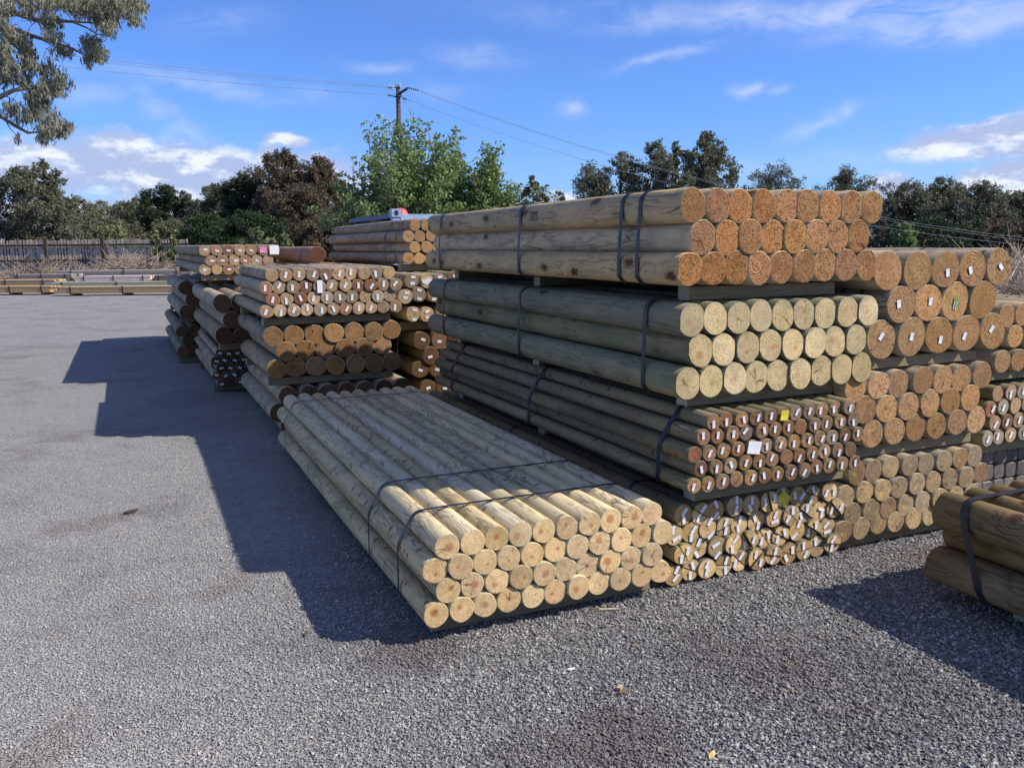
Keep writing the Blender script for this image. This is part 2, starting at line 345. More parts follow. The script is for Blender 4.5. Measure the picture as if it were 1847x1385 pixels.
m, t = mat('bearer_timber'); o = objco(t); r_ = rnd(t); p = t.v('ADD', o, t.comb(t.m('MULTIPLY', r_, 40.), 0, 0))
px_, py_, pz_ = t.sep(p)
f1 = t.noise(t.comb(t.m('MULTIPLY', px_, .06), py_, pz_), 110, 4, .6)
nx = t.m('ABSOLUTE', t.sep(t.n('ShaderNodeNewGeometry').outputs['Normal'])[0])
c = t.mix(t.ss(f1, .3, .7), (.16, .13, .075), (.25, .205, .12))
c = t.mix(t.ss(nx, .8, .95), c, (.34, .31, .22)); c = t.mix(t.m('MULTIPLY', t.ss(t.noise(p, 4, 3), .5, .7), .5), c, (.11, .10, .075))
fin(t, c, .8, t.bump(f1, .5, .003)); bearer_m = m

# ground: crushed blue-metal gravel over old bitumen
def yard_tint(t, o, c):
    # finer, dustier and paler where vehicles run; dirt and tan dust in streaks and stains
    ox, oy, oz = t.sep(o); mid = t.noise(o, 2.3, 5, .65)
    dust = t.ss(t.m('ADD', t.m('SUBTRACT', t.m('MULTIPLY', oy, .16), t.m('MULTIPLY', ox, .55)), t.m('MULTIPLY', t.noise(o, .55, 5, .6, .4), 1.4)), .2, 1.5)
    c = t.mix(t.m('MULTIPLY', dust, .55), c, t.mix(mid, (.36, .35, .33), (.62, .60, .56)))
    c = t.mix(t.m('MULTIPLY', t.ss(t.noise(o, .8, 6, .7, .5), .50, .64), .38), c, (.09, .09, .095))
    c = t.mix(t.m('MULTIPLY', t.ss(t.noise(t.v('ADD', o, (7, 3, 0)), 1.1, 5, .65, .4), .56, .68), .5), c, (.20, .135, .11))
    ds = t.ss(t.noise(t.v('MULTIPLY', o, (.6, 1.9, 1)), 1.5, 6, .7, .8), .56, .70)
    c = t.mix(t.m('MULTIPLY', ds, .40), c, (.50, .44, .38))
    for px_, py_, rad_, am_ in ((1110, 1320, .30, .75), (740, 1172, .28, .7), (960, 1370, .22, .5), (1330, 1190, .4, .45), (1560, 1250, .5, .4)):
        q_ = ground_at(px_, py_); dd_ = t.v('LENGTH', t.v('SUBTRACT', t.comb(ox, oy, 0), tuple((q_.x, q_.y, 0))))
        f_ = t.m('SUBTRACT', 1., t.ss(t.m('ADD', dd_, t.m('MULTIPLY', t.m('SUBTRACT', t.noise(o, 5, 5, .7), .5), rad_ * 1.6)), rad_ * .35, rad_ * 1.1))
        c = t.mix(t.m('MULTIPLY', f_, am_), c, (.105, .075, .068))
    return c, mid
m, t = mat('crushed_gravel_yard'); o = objco(t)
v1 = t.vor(o, 75); v2 = t.vor(o, 160); v3 = t.vor(o, 34)
g1 = t.sep(v1['Color'])[0]; g2 = t.sep(v2['Color'])[1]
c = t.mix(t.m('POWER', g1, 1.6), (.09, .088, .087), (.50, .48, .445))
c = t.mix(.4, c, t.mix(g2, (.06, .06, .065), (.36, .355, .35)))
c = t.mix(t.m('MULTIPLY', t.ss(t.sep(v3['Color'])[2], .45, .95), .45), c, (.05, .05, .056))
gr_ = t.noise(o, 21, 6, .8)
c, mid = yard_tint(t, o, c)
c = t.mix(t.m('MULTIPLY', t.ss(gr_, .50, .66), .45), c, (.075, .076, .082)); c = t.mix(t.m('MULTIPLY', t.ss(gr_, .46, .30), .5), c, (.50, .50, .50))
fine = t.noise(o, 480, 2, .7)
c = t.mix(.35, c, t.mix(fine, (.04, .04, .04), (.36, .36, .36)))
h = t.m('ADD', t.m('MULTIPLY', t.m('SUBTRACT', 1., v1['Distance']), 1.), t.m('ADD', t.m('MULTIPLY', t.m('SUBTRACT', 1., v2['Distance']), .5), t.m('ADD', t.m('MULTIPLY', g1, .8), t.m('MULTIPLY', mid, 1.5))))
fin(t, c, .85, t.bump(h, 1., .013), spec=.25); ground_m = m
m, t = mat('crushed_stone'); r_ = t.n('ShaderNodeNewGeometry').outputs['Random Per Island']
c = t.mix(t.m('POWER', r_, 1.5), (.08, .079, .078), (.56, .54, .50))
c, mid = yard_tint(t, objco(t), c)
fin(t, t.mix(.3, c, t.mix(t.noise(objco(t), 300, 2), (.05, .05, .05), (.25, .25, .25))), .8, spec=.3); stone_m = m

# ------------------------------------------------------------------ ground
xs = np.concatenate([[-900, -400, -150, -60, -25, -12], np.linspace(-8, 12, 41), [16, 30, 60, 150, 400, 900]])
ys = np.concatenate([[-200, -60, -20, -8, -4], np.linspace(-2, 18, 41), [24, 40, 80, 200, 500, 1200]])
X, Y = np.meshgrid(xs, ys); Zg = 0 * X - .004
V = np.stack([X.ravel(), Y.ravel(), Zg.ravel()], 1); nx_ = len(xs)
Fq = np.array([[j * nx_ + i, j * nx_ + i + 1, (j + 1) * nx_ + i + 1, (j + 1) * nx_ + i] for j in range(len(ys) - 1) for i in range(nx_ - 1)])
gr = link('ground', npmesh('ground', V, Fq, [ground_m], smooth=True)); tag(gr, 'grey crushed gravel yard under and around the pole bundles', 'ground', kind='structure')

rs = np.random.RandomState(3)
def stones(name, n, ylo, yhi, smin, smax, lab):
    # loose stones scattered on the yard, denser near the viewer
    u = rs.rand(n); d = 1.9 * (9. / 1.9) ** (u ** .85)
    th = (rs.rand(n) - .5) * 1.22 + math.atan2(FH.x, FH.y)
    px, py = np.sin(th) * d, np.cos(th) * d
    s = (smin + (smax - smin) * rs.rand(n) ** 1.7) * np.clip(.60 + .14 * px, .58, .88)
    base = np.array([[1, 0, 0], [-.5, .87, 0], [-.5, -.87, 0], [.45, .35, .75], [-.5, .1, .7], [.1, -.5, .65], [0, 0, -.5]])
    Fb = np.array([[0, 1, 3], [1, 4, 3], [1, 2, 4], [2, 5, 4], [2, 0, 5], [0, 3, 5], [3, 4, 5], [1, 0, 6], [2, 1, 6], [0, 2, 6]])
    Vb = base[None] + rs.randn(n, 7, 3) * .18
    Vb *= (s[:, None, None] * np.array([1, 1, .75]) * (0.7 + .6 * rs.rand(n, 1, 3)))
    a = rs.rand(n) * 6.28; ca, sa = np.cos(a)[:, None], np.sin(a)[:, None]
    vx = Vb[..., 0] * ca - Vb[..., 1] * sa; vy = Vb[..., 0] * sa + Vb[..., 1] * ca
    tl = rs.randn(n)[:, None] * .4; vz = Vb[..., 2] + vx * tl
    V = np.stack([vx + px[:, None], vy + py[:, None], vz - .003 + s[:, None] * .2], 2).reshape(-1, 3)
    Fi = (Fb[None] + (np.arange(n) * 7)[:, None, None]).reshape(-1, 3)
    g = link(name, npmesh(name, V, Fi, [stone_m])); tag(g, lab, 'gravel', kind='stuff')
stones('loose_gravel', 250000, 2, 7, .0034, .0110, 'loose grey crushed stones scattered over the yard surface')

# ------------------------------------------------------------------ logs
def log_mesh(name, r, L, mats, seed, flat=None, rz=None, n=26, rings=9, half=False, square=False):
    """a peeled pole along +Y starting at y=0; flat = half width where the sides are sawn flat; half = lower half cut away"""
    q = random.Random(seed); rz = rz or r
    a2, a3, a5 = q.uniform(.0, .05), q.uniform(0, .03), q.uniform(0, .018); p2, p3, p5 = q.random() * 6, q.random() * 6, q.random() * 6
    if half: n = 18
    bx, bz = q.uniform(-1, 1) * .0012 * L, q.uniform(-1, 1) * .0008 * L; ph = q.random() * 6
    def prof(s, y, ins=0.):
        out = []
        for k in range(n):
            th = 2 * math.pi * k / n
            if half: th = math.pi * k / (n - 5) if k < n - 4 else None
            wob = 1 + a2 * math.cos(2 * th + p2) + a3 * math.cos(3 * th + p3 + y * .8) + a5 * math.cos(5 * th + p5 + y * 3) if th is not None else 1
            if th is None:
                x = -r + 2 * r * (k - (n - 5)) / 5; z = .0; x *= s
            elif square:
                c_, s_ = math.cos(th), math.sin(th); pw = .42
                x = r * math.copysign(abs(c_) ** pw, c_) * .95 * s; z = r * math.copysign(abs(s_) ** pw, s_) * .95 * s
            else:
                x = math.cos(th) * r * wob * s; z = math.sin(th) * rz * wob * s
            if flat and not half: x = max(-flat, min(flat, x))
            if ins:
                l = math.hypot(x, z) or 1; x -= x / l * ins; z -= z / l * ins
            out.append((x + bx * math.sin(y / L * 3.14 + ph) , z + bz * math.sin(y / L * 3.14)))
        return out
    V = []; Fc = []; mi = []; sm = []
    ysl = [0, .0022] + [L * k / (rings - 1) for k in range(1, rings - 1)] + [L - .0022, L]
    for i, y in enumerate(ysl):
        s = 1 - .012 * math.sin(y * 2.3 + p2) - .01 * math.sin(y * 5.1 + p3) if 0 < i < len(ysl) - 1 else 1 - .012 * math.sin(y * 2.3 + p2) - .01 * math.sin(y * 5.1 + p3)
        for (x, z) in prof(s, y, .0028 if i in (0, len(ysl) - 1) else 0): V.append((x, y, z))
    m_ = len(ysl)
    for i in range(m_ - 1):
        for k in range(n):
            Fc.append((i * n + k, (i + 1) * n + k, (i + 1) * n + (k + 1) % n, i * n + (k + 1) % n)); mi.append(0); sm.append(True)
    Fc.append(tuple(range(n))); mi.append(1); sm.append(False)
    Fc.append(tuple((m_ - 1) * n + k for k in reversed(range(n)))); mi.append(1); sm.append(False)
    return npmesh(name, V, Fc, mats, mi, sm)

def hull(pts):
    pts = sorted(set(pts)); 
    def half_(ps):
        h = []
        for p in ps:
            while len(h) > 1 and (h[-1][0] - h[-2][0]) * (p[1] - h[-2][1]) - (h[-1][1] - h[-2][1]) * (p[0] - h[-2][0]) <= 0: h.pop()
            h.append(p)
        return h
    a = half_(pts); b = half_(pts[::-1]); return a[:-1] + b[:-1]
def strap(parent, pts, y, w, th, m, slant=0., base=(0, 0, 0)):
    h = hull([(round(a, 4), round(b, 4)) for a, b in pts]); n = len(h); V = []; Fc = []
    cx_ = sum(p[0] for p in h) / n; zlo = min(p[1] for p in h); zhi = max(p[1] for p in h)
    for i, (a, b) in enumerate(h):
        pa, pb = h[i - 1], h[(i + 1) % n]; tx, tz = pb[0] - pa[0], pb[1] - pa[1]; l = math.hypot(tx, tz) or 1; nx, nz = tz / l, -tx / l
        yy = y + slant * (b - zlo)
        for o_ in (.0015, .0015 + th):
            for s in (-w / 2, w / 2): V.append((a + nx * o_ - base[0], yy + s - base[1], b + nz * o_ - base[2]))
    for i in range(n):
        j = (i + 1) % n; q, p = i * 4, j * 4
        Fc += [(q, q + 1, p + 1, p), (q + 2, p + 2, p + 3, q + 3), (q, p, p + 2, q + 2), (q + 1, q + 3, p + 3, p + 1)]
    return link('strap', npmesh('strap', V, Fc, [m]), parent)
tag_cache = {}
def paper(parent, x, z, w=.022, h=.05, rot=0., m=None, name='paper_tag', y=-.0035):
    key = (w, h, id(m))
    if key not in tag_cache:
        b = MB(); V = []
        for (a, c_, dy) in ((-w / 2, -h / 2, 0), (w / 2, -h / 2, 0), (w / 2, 0, -.0015), (-w / 2, 0, -.0015), (w / 2, h / 2, -.004), (-w / 2, h / 2, -.004)): V.append((a, dy, c_))
        V += [(a, b_ + .0009, c_) for a, b_, c_ in V]
        b.add(V, [(0, 1, 2, 3), (3, 2, 4, 5), (9, 8, 7, 6), (11, 10, 8, 9), (0, 6, 7, 1), (1, 7, 8, 2), (2, 8, 10, 4), (4, 10, 11, 5), (5, 11, 9, 3), (3, 9, 6, 0)])
        tag_cache[key] = b.mesh(name, [m or paper_m])
    return link(name, tag_cache[key], parent, (x, y, z), (0, rot, 0))

GROUP = 'strapped bundles of treated poles and posts'
def bundle(name, label, cat, y0, L, rows, r, em, sm, flat=None, rz=None, straps=(), sw=.02, stm=None, stag=.02, tagp=0., tsize=(.022, .05), ntag=1, nvar=4, part='log',
           pile=False, square=False, jit=.003, taground=.35, slant=0., trot=.25, lvar=.0, skip=()):
    x0 = min(q[0] for q in rows); zb = min(q[1] for q in rows) - (rz or r)
    root = empty(name, (x0, y0, zb)); tag(root, label, cat, GROUP); B = (x0, y0, zb)
    mats = [S_[sm] if isinstance(sm, str) else sm, E_[em] if isinstance(em, str) else em]
    var = [log_mesh(part, r, L * (1 - lvar * k / nvar), mats, hash((round(x0 * 100), k, round(zb * 50))) & 0xffff, flat, rz, square=square) for k in range(nvar)]
    hv = [log_mesh('half_round_post', r, L, mats, 900 + k, half=True) for k in range(3)] if pile else None
    pts = []; logs = []
    for ri, (xa, z, n, step) in enumerate(rows):
        for k in range(n):
            if (ri, k) in skip: continue
            x = xa + k * step + random.uniform(-jit, jit); zz = z + random.uniform(-jit, jit); yy = max(-.4, min(.4, random.gauss(0, .18))) * stag
            loc = (x - B[0], yy, zz - B[2])
            if pile and random.random() < .62:
                an = random.uniform(-1.3, 1.3); g_ = .0025
                for s in (0, 1):
                    o = link('half_round_post', random.choice(hv), root, (loc[0] + math.sin(an + s * math.pi) * g_, yy + random.uniform(-.012, .012), loc[2] + math.cos(an + s * math.pi) * g_), (0, an + s * math.pi, 0))
                    if random.random() < .95: paper(o, random.uniform(-.3, .3) * r, r * .42, *tsize, rot=-(an + s * math.pi) + random.uniform(-.5, .7))
                    logs.append(o)
            else:
                rot = 0 if flat or square else random.random() * 6.28
                if flat and random.random() < .5: rot = math.pi
                o = link(part, random.choice(var), root, loc, (0, rot, 0)); logs.append(o)
                if tagp and random.random() < tagp:
                    for q in range(ntag):
                        a_ = random.random() * 6.28; d_ = random.random() * taground * r; s_ = 0 if ntag == 1 else (q - .5) * r * .9
                        wx_, wz_ = math.cos(a_) * d_, math.sin(a_) * d_ + s_
                        c_, si = math.cos(-rot), math.sin(-rot)   # into the log's rolled frame
                        paper(o, wx_ * c_ + wz_ * si, -wx_ * si + wz_ * c_, *tsize, rot=-rot + random.gauss(.15, trot))
            for q in range(28):
                th = q * math.pi / 14; xx = math.cos(th) * (r * 1.04 + .003)
                if flat: xx = max(-flat - .004, min(flat + .004, xx))
                pts.append((x + xx - B[0], zz + math.sin(th) * ((rz or r) * 1.04 + .003) - B[2]))
    for s in straps: strap(root, pts, s - y0, sw, .0016, stm or strap_m, slant)
    return root, logs
def rows_of(*a): return list(a)
def bearer(label, x0, x1, y, z0, h=.072, w=.09, drop=0):
    b = MB(); b.box((0, 0, 0), x1 - x0, w, h, ch=.005)
    o = b.build('timber_bearer', bearer_m, None, ((x0 + x1) / 2, y, z0 + h / 2))
    tag(o, label, 'timber bearer', 'timber bearers under the bundles'); return o
def bearers(x0, x1, ys, z0, what, h=.07, w=.09):
    nm = {2: ('front', 'back'), 3: ('front', 'middle', 'back')}[len(ys)]
    for y_, n_ in zip(ys, nm): bearer('squared %s timber bearer under the %s' % (n_, what), x0, x1, y_, z0, h, w)

# foreground bundle (x 1.02..2.25)
s_f = .111
FB, FL = bundle('pole_bundle', 'low flat foreground bundle of pale cream poles four rows high with sunlit near ends', 'bundle of poles', 3.25, 3.76,
       [(1.132, .418, 10, s_f), (1.077, .322, 11, s_f), (1.132, .226, 10, s_f), (1.077, .130, 11, s_f)], .0562, 'pale', 'fore', straps=(3.585, 4.10, 6.62), sw=.019, stag=.02, nvar=6, jit=.002)
bearers(1.09, 2.19, (3.40, 5.2, 6.8), .002, 'low foreground bundle of pale poles', .072, .09)

# middle stack
M1, L1_ = bundle('pole_bundle', 'uppermost bundle of big flat-sided poles with rusty orange ends against the sky', 'bundle of poles', 3.3, 3.6,
       [(2.354, 1.815, 9, .1342), (2.412, 1.672, 8, .1342), (2.336, 1.530, 9, .1348)], .073, 'orange', 'top', flat=.0665, rz=.080, straps=(3.63, 3.80, 5.03, 6.55), sw=.030, stag=.016, nvar=6)
bearers(2.43, 3.33, (3.47, 5.1, 6.6), 1.378, 'uppermost bundle of orange-ended poles', .066)
M2, _ = bundle('pole_bundle', 'big green-sided poles with pale yellow ends, second bundle down in the tall middle stack', 'bundle of poles', 3.3, 3.6,
       [(2.356, 1.298, 9, .1347), (2.417, 1.152, 8, .1352), (2.342, 1.006, 9, .135)], .073, 'cream', 'green', flat=.0668, rz=.078, straps=(3.57, 5.05, 6.5), sw=.030, stag=.018, nvar=6)
bearers(2.42, 3.34, (3.45, 5.1, 6.55), .868, 'bundle of pale-yellow-ended poles', .058)
M3, L3_ = bundle('post_bundle', 'bundle of thin dark-ended posts, nearly every end with one white tag, in the middle stack', 'bundle of posts', 3.22, 3.6,
       [(2.431, .826, 11, .083), (2.384, .757, 12, .083), (2.340, .682, 13, .083), (2.378, .610, 12, .083), (2.337, .534, 13, .082)], .0388, 'dark', 'olive', straps=(3.46, 4.95, 6.4), sw=.030, stag=.02,
       tagp=.93, tsize=(.014, .037), part='post', slant=-.05)
bearers(2.41, 3.34, (3.36, 5.0, 6.5), .424, 'bundle of thin tagged dark posts', .066)
M4, L4_ = bundle('post_bundle', 'untidy bottom bundle of split posts with many white tags, under the thin dark posts', 'bundle of posts', 3.34, 3.7,
       [(2.366, .355, 10, .1015), (2.316, .262, 11, .1005), (2.366, .165, 10, .1015), (2.316, .062, 11, .1005)], .0535, 'straw', 'olive', straps=(3.75, 5.3), sw=.02, stag=.04,
       tagp=.9, tsize=(.017, .044), ntag=2, pile=True, part='post', jit=.007, trot=.6)

# right-hand stack
R1, RL = bundle('pole_bundle', 'top bundle of the thickest amber-ended logs, right of the tall middle stack', 'bundle of poles', 3.32, 3.4,
       [(3.585, 1.497, 5, .206), (3.683, 1.319, 4, .205), (3.575, 1.143, 5, .205)], .1015, 'amber', 'weather', straps=(3.8, 5.6), sw=.02, stag=.02, tagp=.8, tsize=(.024, .042), nvar=5, taground=.25, trot=.5)
bearers(3.52, 4.35, (3.42, 6.4), .978, 'thickest amber-ended logs', .06)
bundle('pole_bundle', 'bundle of medium amber-ended poles below the thickest logs', 'bundle of poles', 3.32, 3.4,
       [(3.407, .898, 7, .1557), (3.478, .770, 6, .157), (3.545, .642, 6, .156)], .0765, 'amber_mid', 'weather', straps=(3.8, 5.6), stag=.02, nvar=5, jit=.006)
bearers(3.45, 4.37, (3.43, 6.4), .500, 'medium amber-ended poles', .064)
bundle('post_bundle', 'bottom bundle of weathered grey-brown posts right of the split tagged posts', 'bundle of posts', 3.33, 3.4,
       [(3.451, .433, 8, .129), (3.387, .320, 9, .129), (3.447, .212, 8, .128), (3.383, .127, 8, .128)], .0615, 'grey', 'weather', straps=(3.8, 5.6), stag=.02, nvar=5, jit=.005, part='post')
bearers(3.4, 4.42, (3.44, 6.4), .002, 'bottom bundle of grey-brown posts', .062)

# far right stack, cut by the frame
bundle('pole_bundle', 'bundle of amber poles at the right edge beside the thickest logs', 'bundle of poles', 3.4, 3.2,
       [(4.615, 1.218, 7, .135), (4.70, 1.088, 6, .14), (4.62, .955, 7, .140)], .068, 'amber_mid', 'weather', straps=(3.8, 5.4), stag=.02, jit=.005)
bearers(4.56, 5.5, (3.5, 6.2), .83, 'amber poles at the right edge', .055)
bundle('post_bundle', 'bundle of thin reddish posts with white tags at the right edge', 'bundle of posts', 3.4, 3.2,
       [(4.60, .760, 9, .102), (4.545, .676, 10, .102), (4.585, .588, 9, .102), (4.535, .503, 10, .101)], .0475, 'mixed', 'olive', straps=(3.8, 5.4), stag=.02, tagp=.9, tsize=(.018, .045), part='post')
bearers(4.5, 5.5, (3.5, 6.2), .395, 'thin reddish tagged posts at the right edge', .06)
bundle('post_bundle', 'dark slate-grey squared posts at the bottom of the right edge stack', 'bundle of posts', 3.5, 3.0,
       [(4.60, .348, 9, .1), (4.60, .250, 9, .1), (4.60, .152, 9, .1)], .047, 'slate', 'slate', stag=.02, part='post', square=True, straps=(3.8, 5.4))
bearers(4.5, 5.5, (3.6, 6.0), .002, 'slate-grey squared posts', .10)

# left-middle stack
LB, LL = bundle('post_bundle', 'top bundle of the left-middle stack, mixed brown posts with white tags in four rows', 'bundle of posts', 7.55, 1.85,
       [(1.121, 1.410, 10, .1132), (1.062, 1.308, 11, .1132), (1.120, 1.208, 10, .1132), (1.060, 1.108, 11, .1133)], .0555, 'mixed', 'weather', straps=(7.75, 8.05, 9.15), sw=.006, stm=wire_m, stag=.03,
       tagp=.9, tsize=(.021, .054), part='post', slant=.18, nvar=5)
bearers(1.04, 2.16, (7.68, 9.2), .982, 'mixed brown tagged posts', .066)
bundle('pole_bundle', 'middle bundle of the left-middle stack, thick brown-ended poles in three rows', 'bundle of poles', 7.6, 1.9,
       [(1.112, .892, 7, .1755), (1.213, .756, 6, .1725), (1.125, .604, 7, .1725)], .086, 'brown', 'weather', straps=(7.75, 8.05, 9.0), sw=.012, stm=darkband_m, stag=.05, nvar=5, jit=.005)
bearers(1.06, 2.18, (7.72, 9.2), .452, 'thick brown-ended poles', .064)
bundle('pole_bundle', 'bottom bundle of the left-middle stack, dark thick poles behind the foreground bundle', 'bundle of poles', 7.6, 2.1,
       [(1.215, .362, 7, .171), (1.13, .222, 7, .171), (1.215, .098, 6, .171)], .0845, 'umber_shaded', 'weather', straps=(7.85, 8.2, 9.2), sw=.012, stm=darkband_m, stag=.04, nvar=4)

# gap stack seen between the left-middle and the middle stacks
bundle('pole_bundle', 'top bundle in the gap behind the middle stack, round amber-ended poles before the blue container', 'bundle of poles', 8.7, 3.6,
       [(2.757, 1.855, 7, .122), (2.685, 1.742, 8, .123), (2.753, 1.631, 7, .122), (2.677, 1.515, 8, .12)], .0605, 'amber_mid', 'weather', straps=(8.95, 9.35, 12.0), sw=.016, stm=darkband_m, stag=.03, nvar=5)
bearers(2.62, 3.6, (8.85, 12.0), 1.388, 'top bundle in the gap behind the middle stack', .066)
KB, KL = bundle('post_bundle', 'second bundle in the gap stack, thick split posts with white tags', 'bundle of posts', 8.0, 3.8,
       [(2.495, 1.312, 7, .143), (2.425, 1.175, 8, .143), (2.485, .99, 7, .15)], .070, 'mixed', 'weather', stag=.04, tagp=.9, tsize=(.045, .026), ntag=2, part='post', jit=.01, straps=(8.6, 11))
bearers(2.42, 3.5, (8.2, 11.4), .828, 'thick split posts in the gap stack', .08)
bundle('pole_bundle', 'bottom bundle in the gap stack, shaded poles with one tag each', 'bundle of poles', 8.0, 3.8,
       [(2.58, .732, 6, .18), (2.66, .587, 5, .18), (2.55, .452, 6, .178), (2.62, .26, 6, .17), (2.54, .10, 6, .17)], .084, 'umber_shaded', 'shaded_olive', stag=.05, tagp=.9, tsize=(.045, .026), jit=.008, straps=(8.6, 11))

# far-left row of stacks
BB, BL = bundle('pole_bundle', 'far-left top bundle of round poles with white tags, one pink tag and a white note', 'bundle of poles', 11.0, 5.4,
       [(.868, 1.612, 7, .134), (.929, 1.495, 6, .134), (.857, 1.388, 7, .134)], .0655, 'mixed', 'weather', straps=(11.4, 12.0, 15.5), sw=.012, stm=darkband_m, stag=.03, tagp=.9, tsize=(.045, .024), taground=.3)
bearers(.82, 1.72, (11.1, 15.8), 1.255, 'top left bundle of round poles', .064)
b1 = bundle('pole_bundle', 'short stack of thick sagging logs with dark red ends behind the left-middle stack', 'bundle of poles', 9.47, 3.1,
       [(.885, 1.071, 5, .192), (.975, .90, 4, .192), (.885, .731, 5, .192)], .095, 'umber_shaded', 'weather', stag=.06, straps=(10.3, 10.5), sw=.012, stm=darkband_m)
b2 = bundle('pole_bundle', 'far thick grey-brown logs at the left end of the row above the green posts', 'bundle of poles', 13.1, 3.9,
       [(.75, 1.09, 5, .20), (.83, .915, 4, .20), (.74, .745, 5, .20)], .10, 'umber_shaded', 'weather', stag=.05, straps=(13.9, 16.0), sw=.012, stm=darkband_m)
bearers(.66, 1.7, (13.5, 16.4), .575, 'far thick grey-brown logs', .066)
bearers(.85, 1.76, (9.7, 12.1), .566, 'thick sagging logs with dark red ends', .068)
b3 = bundle('post_bundle', 'low bundle of thin posts with dark tagged ends behind the left-middle stack', 'bundle of posts', 10.3, 2.6,
       [(.90, .46, 8, .102), (.85, .375, 9, .102), (.90, .287, 8, .102), (.85, .20, 9, .102), (.90, .115, 8, .102)], .049, 'umber_shaded', 'weather', stag=.04, tagp=.95, tsize=(.045, .026), ntag=1, part='post', straps=(10.7, 11.5), sw=.012, stm=darkband_m)
sl_ = MB(); sl_.box((-.012, 1.15, .17), .012, 1.5, .17, ch=.003); sl_.build('sawn_slab', simple('tan_sawn_face', (.36, .29, .17), .8, 0, 12, .2), b3[0])
bearers(.82, 1.75, (10.5, 12.6), .002, 'low bundle of thin dark-ended tagged posts', .06)
b4 = bundle('post_bundle', 'far low bundle of dark green posts at the left end of the row', 'bundle of posts', 13.2, 3.8,
       [(.66, .47, 6, .17), (.74, .33, 5, .17), (.66, .18, 6, .17)], .083, 'umber_shaded', 'green', stag=.05, part='post', straps=(14.0, 16.0), sw=.012, stm=darkband_m)
bearers(.6, 1.65, (13.4, 16.6), .002, 'far low bundle of dark green posts', .09)
bundle('pole_bundle', 'bundle of extra thick reddish logs seen over the left-middle stack', 'bundle of poles', 9.9, 2.6,
       [(1.985, 1.555, 1, .19), (1.99, 1.365, 2, .19), (1.99, 1.175, 2, .19), (1.99, .985, 2, .19), (1.99, .795, 2, .19), (1.99, .605, 2, .19), (1.99, .415, 2, .19), (1.99, .20, 2, .19)], .0935, 'red', 'redside', stag=.04, straps=(10.4,), sw=.012, stm=darkband_m)
bearers(1.95, 2.5, (10.1, 12.2), .002, 'extra thick reddish logs', .10)

# right foreground bundle running towards the viewer
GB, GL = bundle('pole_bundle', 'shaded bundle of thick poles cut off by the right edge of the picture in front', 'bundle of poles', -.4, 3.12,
       [(3.375, .418, 6, .168), (3.47, .300, 5, .168), (3.372, .162, 6, .168)], .0845, 'brown', 'shaded_olive', straps=(2.42, .6), sw=.034, stag=.05, nvar=5, slant=.35)
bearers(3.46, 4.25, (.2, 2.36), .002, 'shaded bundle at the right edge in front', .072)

# special labels fixed to single ends
def nearest(logs, root, x, z):
    return min(logs, key=lambda o: (o.location.x + root.location.x - x) ** 2 + (o.location.z + root.location.z - z) ** 2)
def special(logs, root, x, z, w, h, m, rot=0., nm='paper_tag', lab=None):
    o = nearest(logs, root, x, z); ry = o.rotation_euler.y
    p = paper(o, 0, 0, w, h, -ry + rot, m, nm, y=-.008)
    if lab: p['label'] = lab
special(L3_, M3, 2.35 + .083 * 6,   .826, .045, .05, yellow_m, .1, lab='square yellow label on a top post')
special(L3_, M3, 2.38 + .083 * 4, .682, .075, .062, paper_m, .15, lab='large white paper label')
special(L4_, M4, 2.366 + .1015 * 6, .355, .07, .06, yellow_m, .7, lab='crumpled yellow plastic label')
special(BL, BB, .868 + .134 * 5, 1.612, .075, .07, pink_m, .1, lab='square pink label')
special(BL, BB, .868 + .134 * 6, 1.612, .11, .11, paper_m, 0, lab='large white note')
special(RL, R1, 3.683 + .205 * 2, 1.319, .012, .07, green_m, .1, lab='narrow green label')
special(LL, LB, 1.062 + .1132 * 3.5, 1.308, .045, .11, paper_m, 0, lab='tall white label between two posts')
special(KL, KB, 2.495 + .143, 1.312, .11, .035, paper_m, .05, lab='wide white label')
# worn number stencilled on the side of the top left log
tc = bpy.data.curves.new('stamp', 'FONT'); tc.body = '385'; tc.size = .085; tc.extrude = .0006; tc.align_x = 'CENTER'; tc.align_y = 'CENTER'
to = bpy.data.objects.new('tmp', tc); col.objects.link(to); dg = bpy.context.evaluated_depsgraph_get()
tm = bpy.data.meshes.new_from_object(to.evaluated_get(dg)); bpy.data.objects.remove(to); bpy.data.curves.remove(tc)
tm.materials.append(simple('faded_ink', (.105, .09, .065), .8, 0, 60, .5))
tl = nearest(L1_, M1, 2.354, 1.815)
if abs(tl.rotation_euler.y) > 1: tl.rotation_euler.y = 0
so_ = link('stamped_number', tm, tl, (-.0672, 1.55, .0), (math.pi / 2, 0, -math.pi / 2))

# ------------------------------------------------------------------ small things on the ground
def chip(name, label, cat, px, py, L, w, c, rot, h=.004):
    p = ground_at(px, py); b = MB()
    V = [(-L / 2, 0, 0), (-L * .2, w / 2, 0), (L * .3, w * .35, 0), (L / 2, 0, 0), (L * .25, -w * .4, 0), (-L * .25, -w / 2, 0)]
    V += [(x, y, h + .3 * abs(x) * h / L) for x, y, z in V]
    b.add(V, [(5, 4, 3, 2, 1, 0), (6, 7, 8, 9, 10, 11)] + [(i, (i + 1) % 6, (i + 1) % 6 + 6, i + 6) for i in range(6)])
    o = b.build(name, simple(name + '_stuff', c, .8, 0, 90, .3), None, (p.x, p.y, .003)); o.rotation_euler = (.05, -.06, rot); tag(o, label, cat)
chip('wood_splinter', 'pale wood splinter on the gravel in front of the low foreground bundle', 'wood splinter', 1097, 1100, .10, .012, (.55, .44, .28), -.5)
chip('dry_leaf', 'dry yellow leaf on the gravel near the bottom edge of the picture', 'leaf', 1284, 1363, .05, .018, (.55, .42, .18), .6)
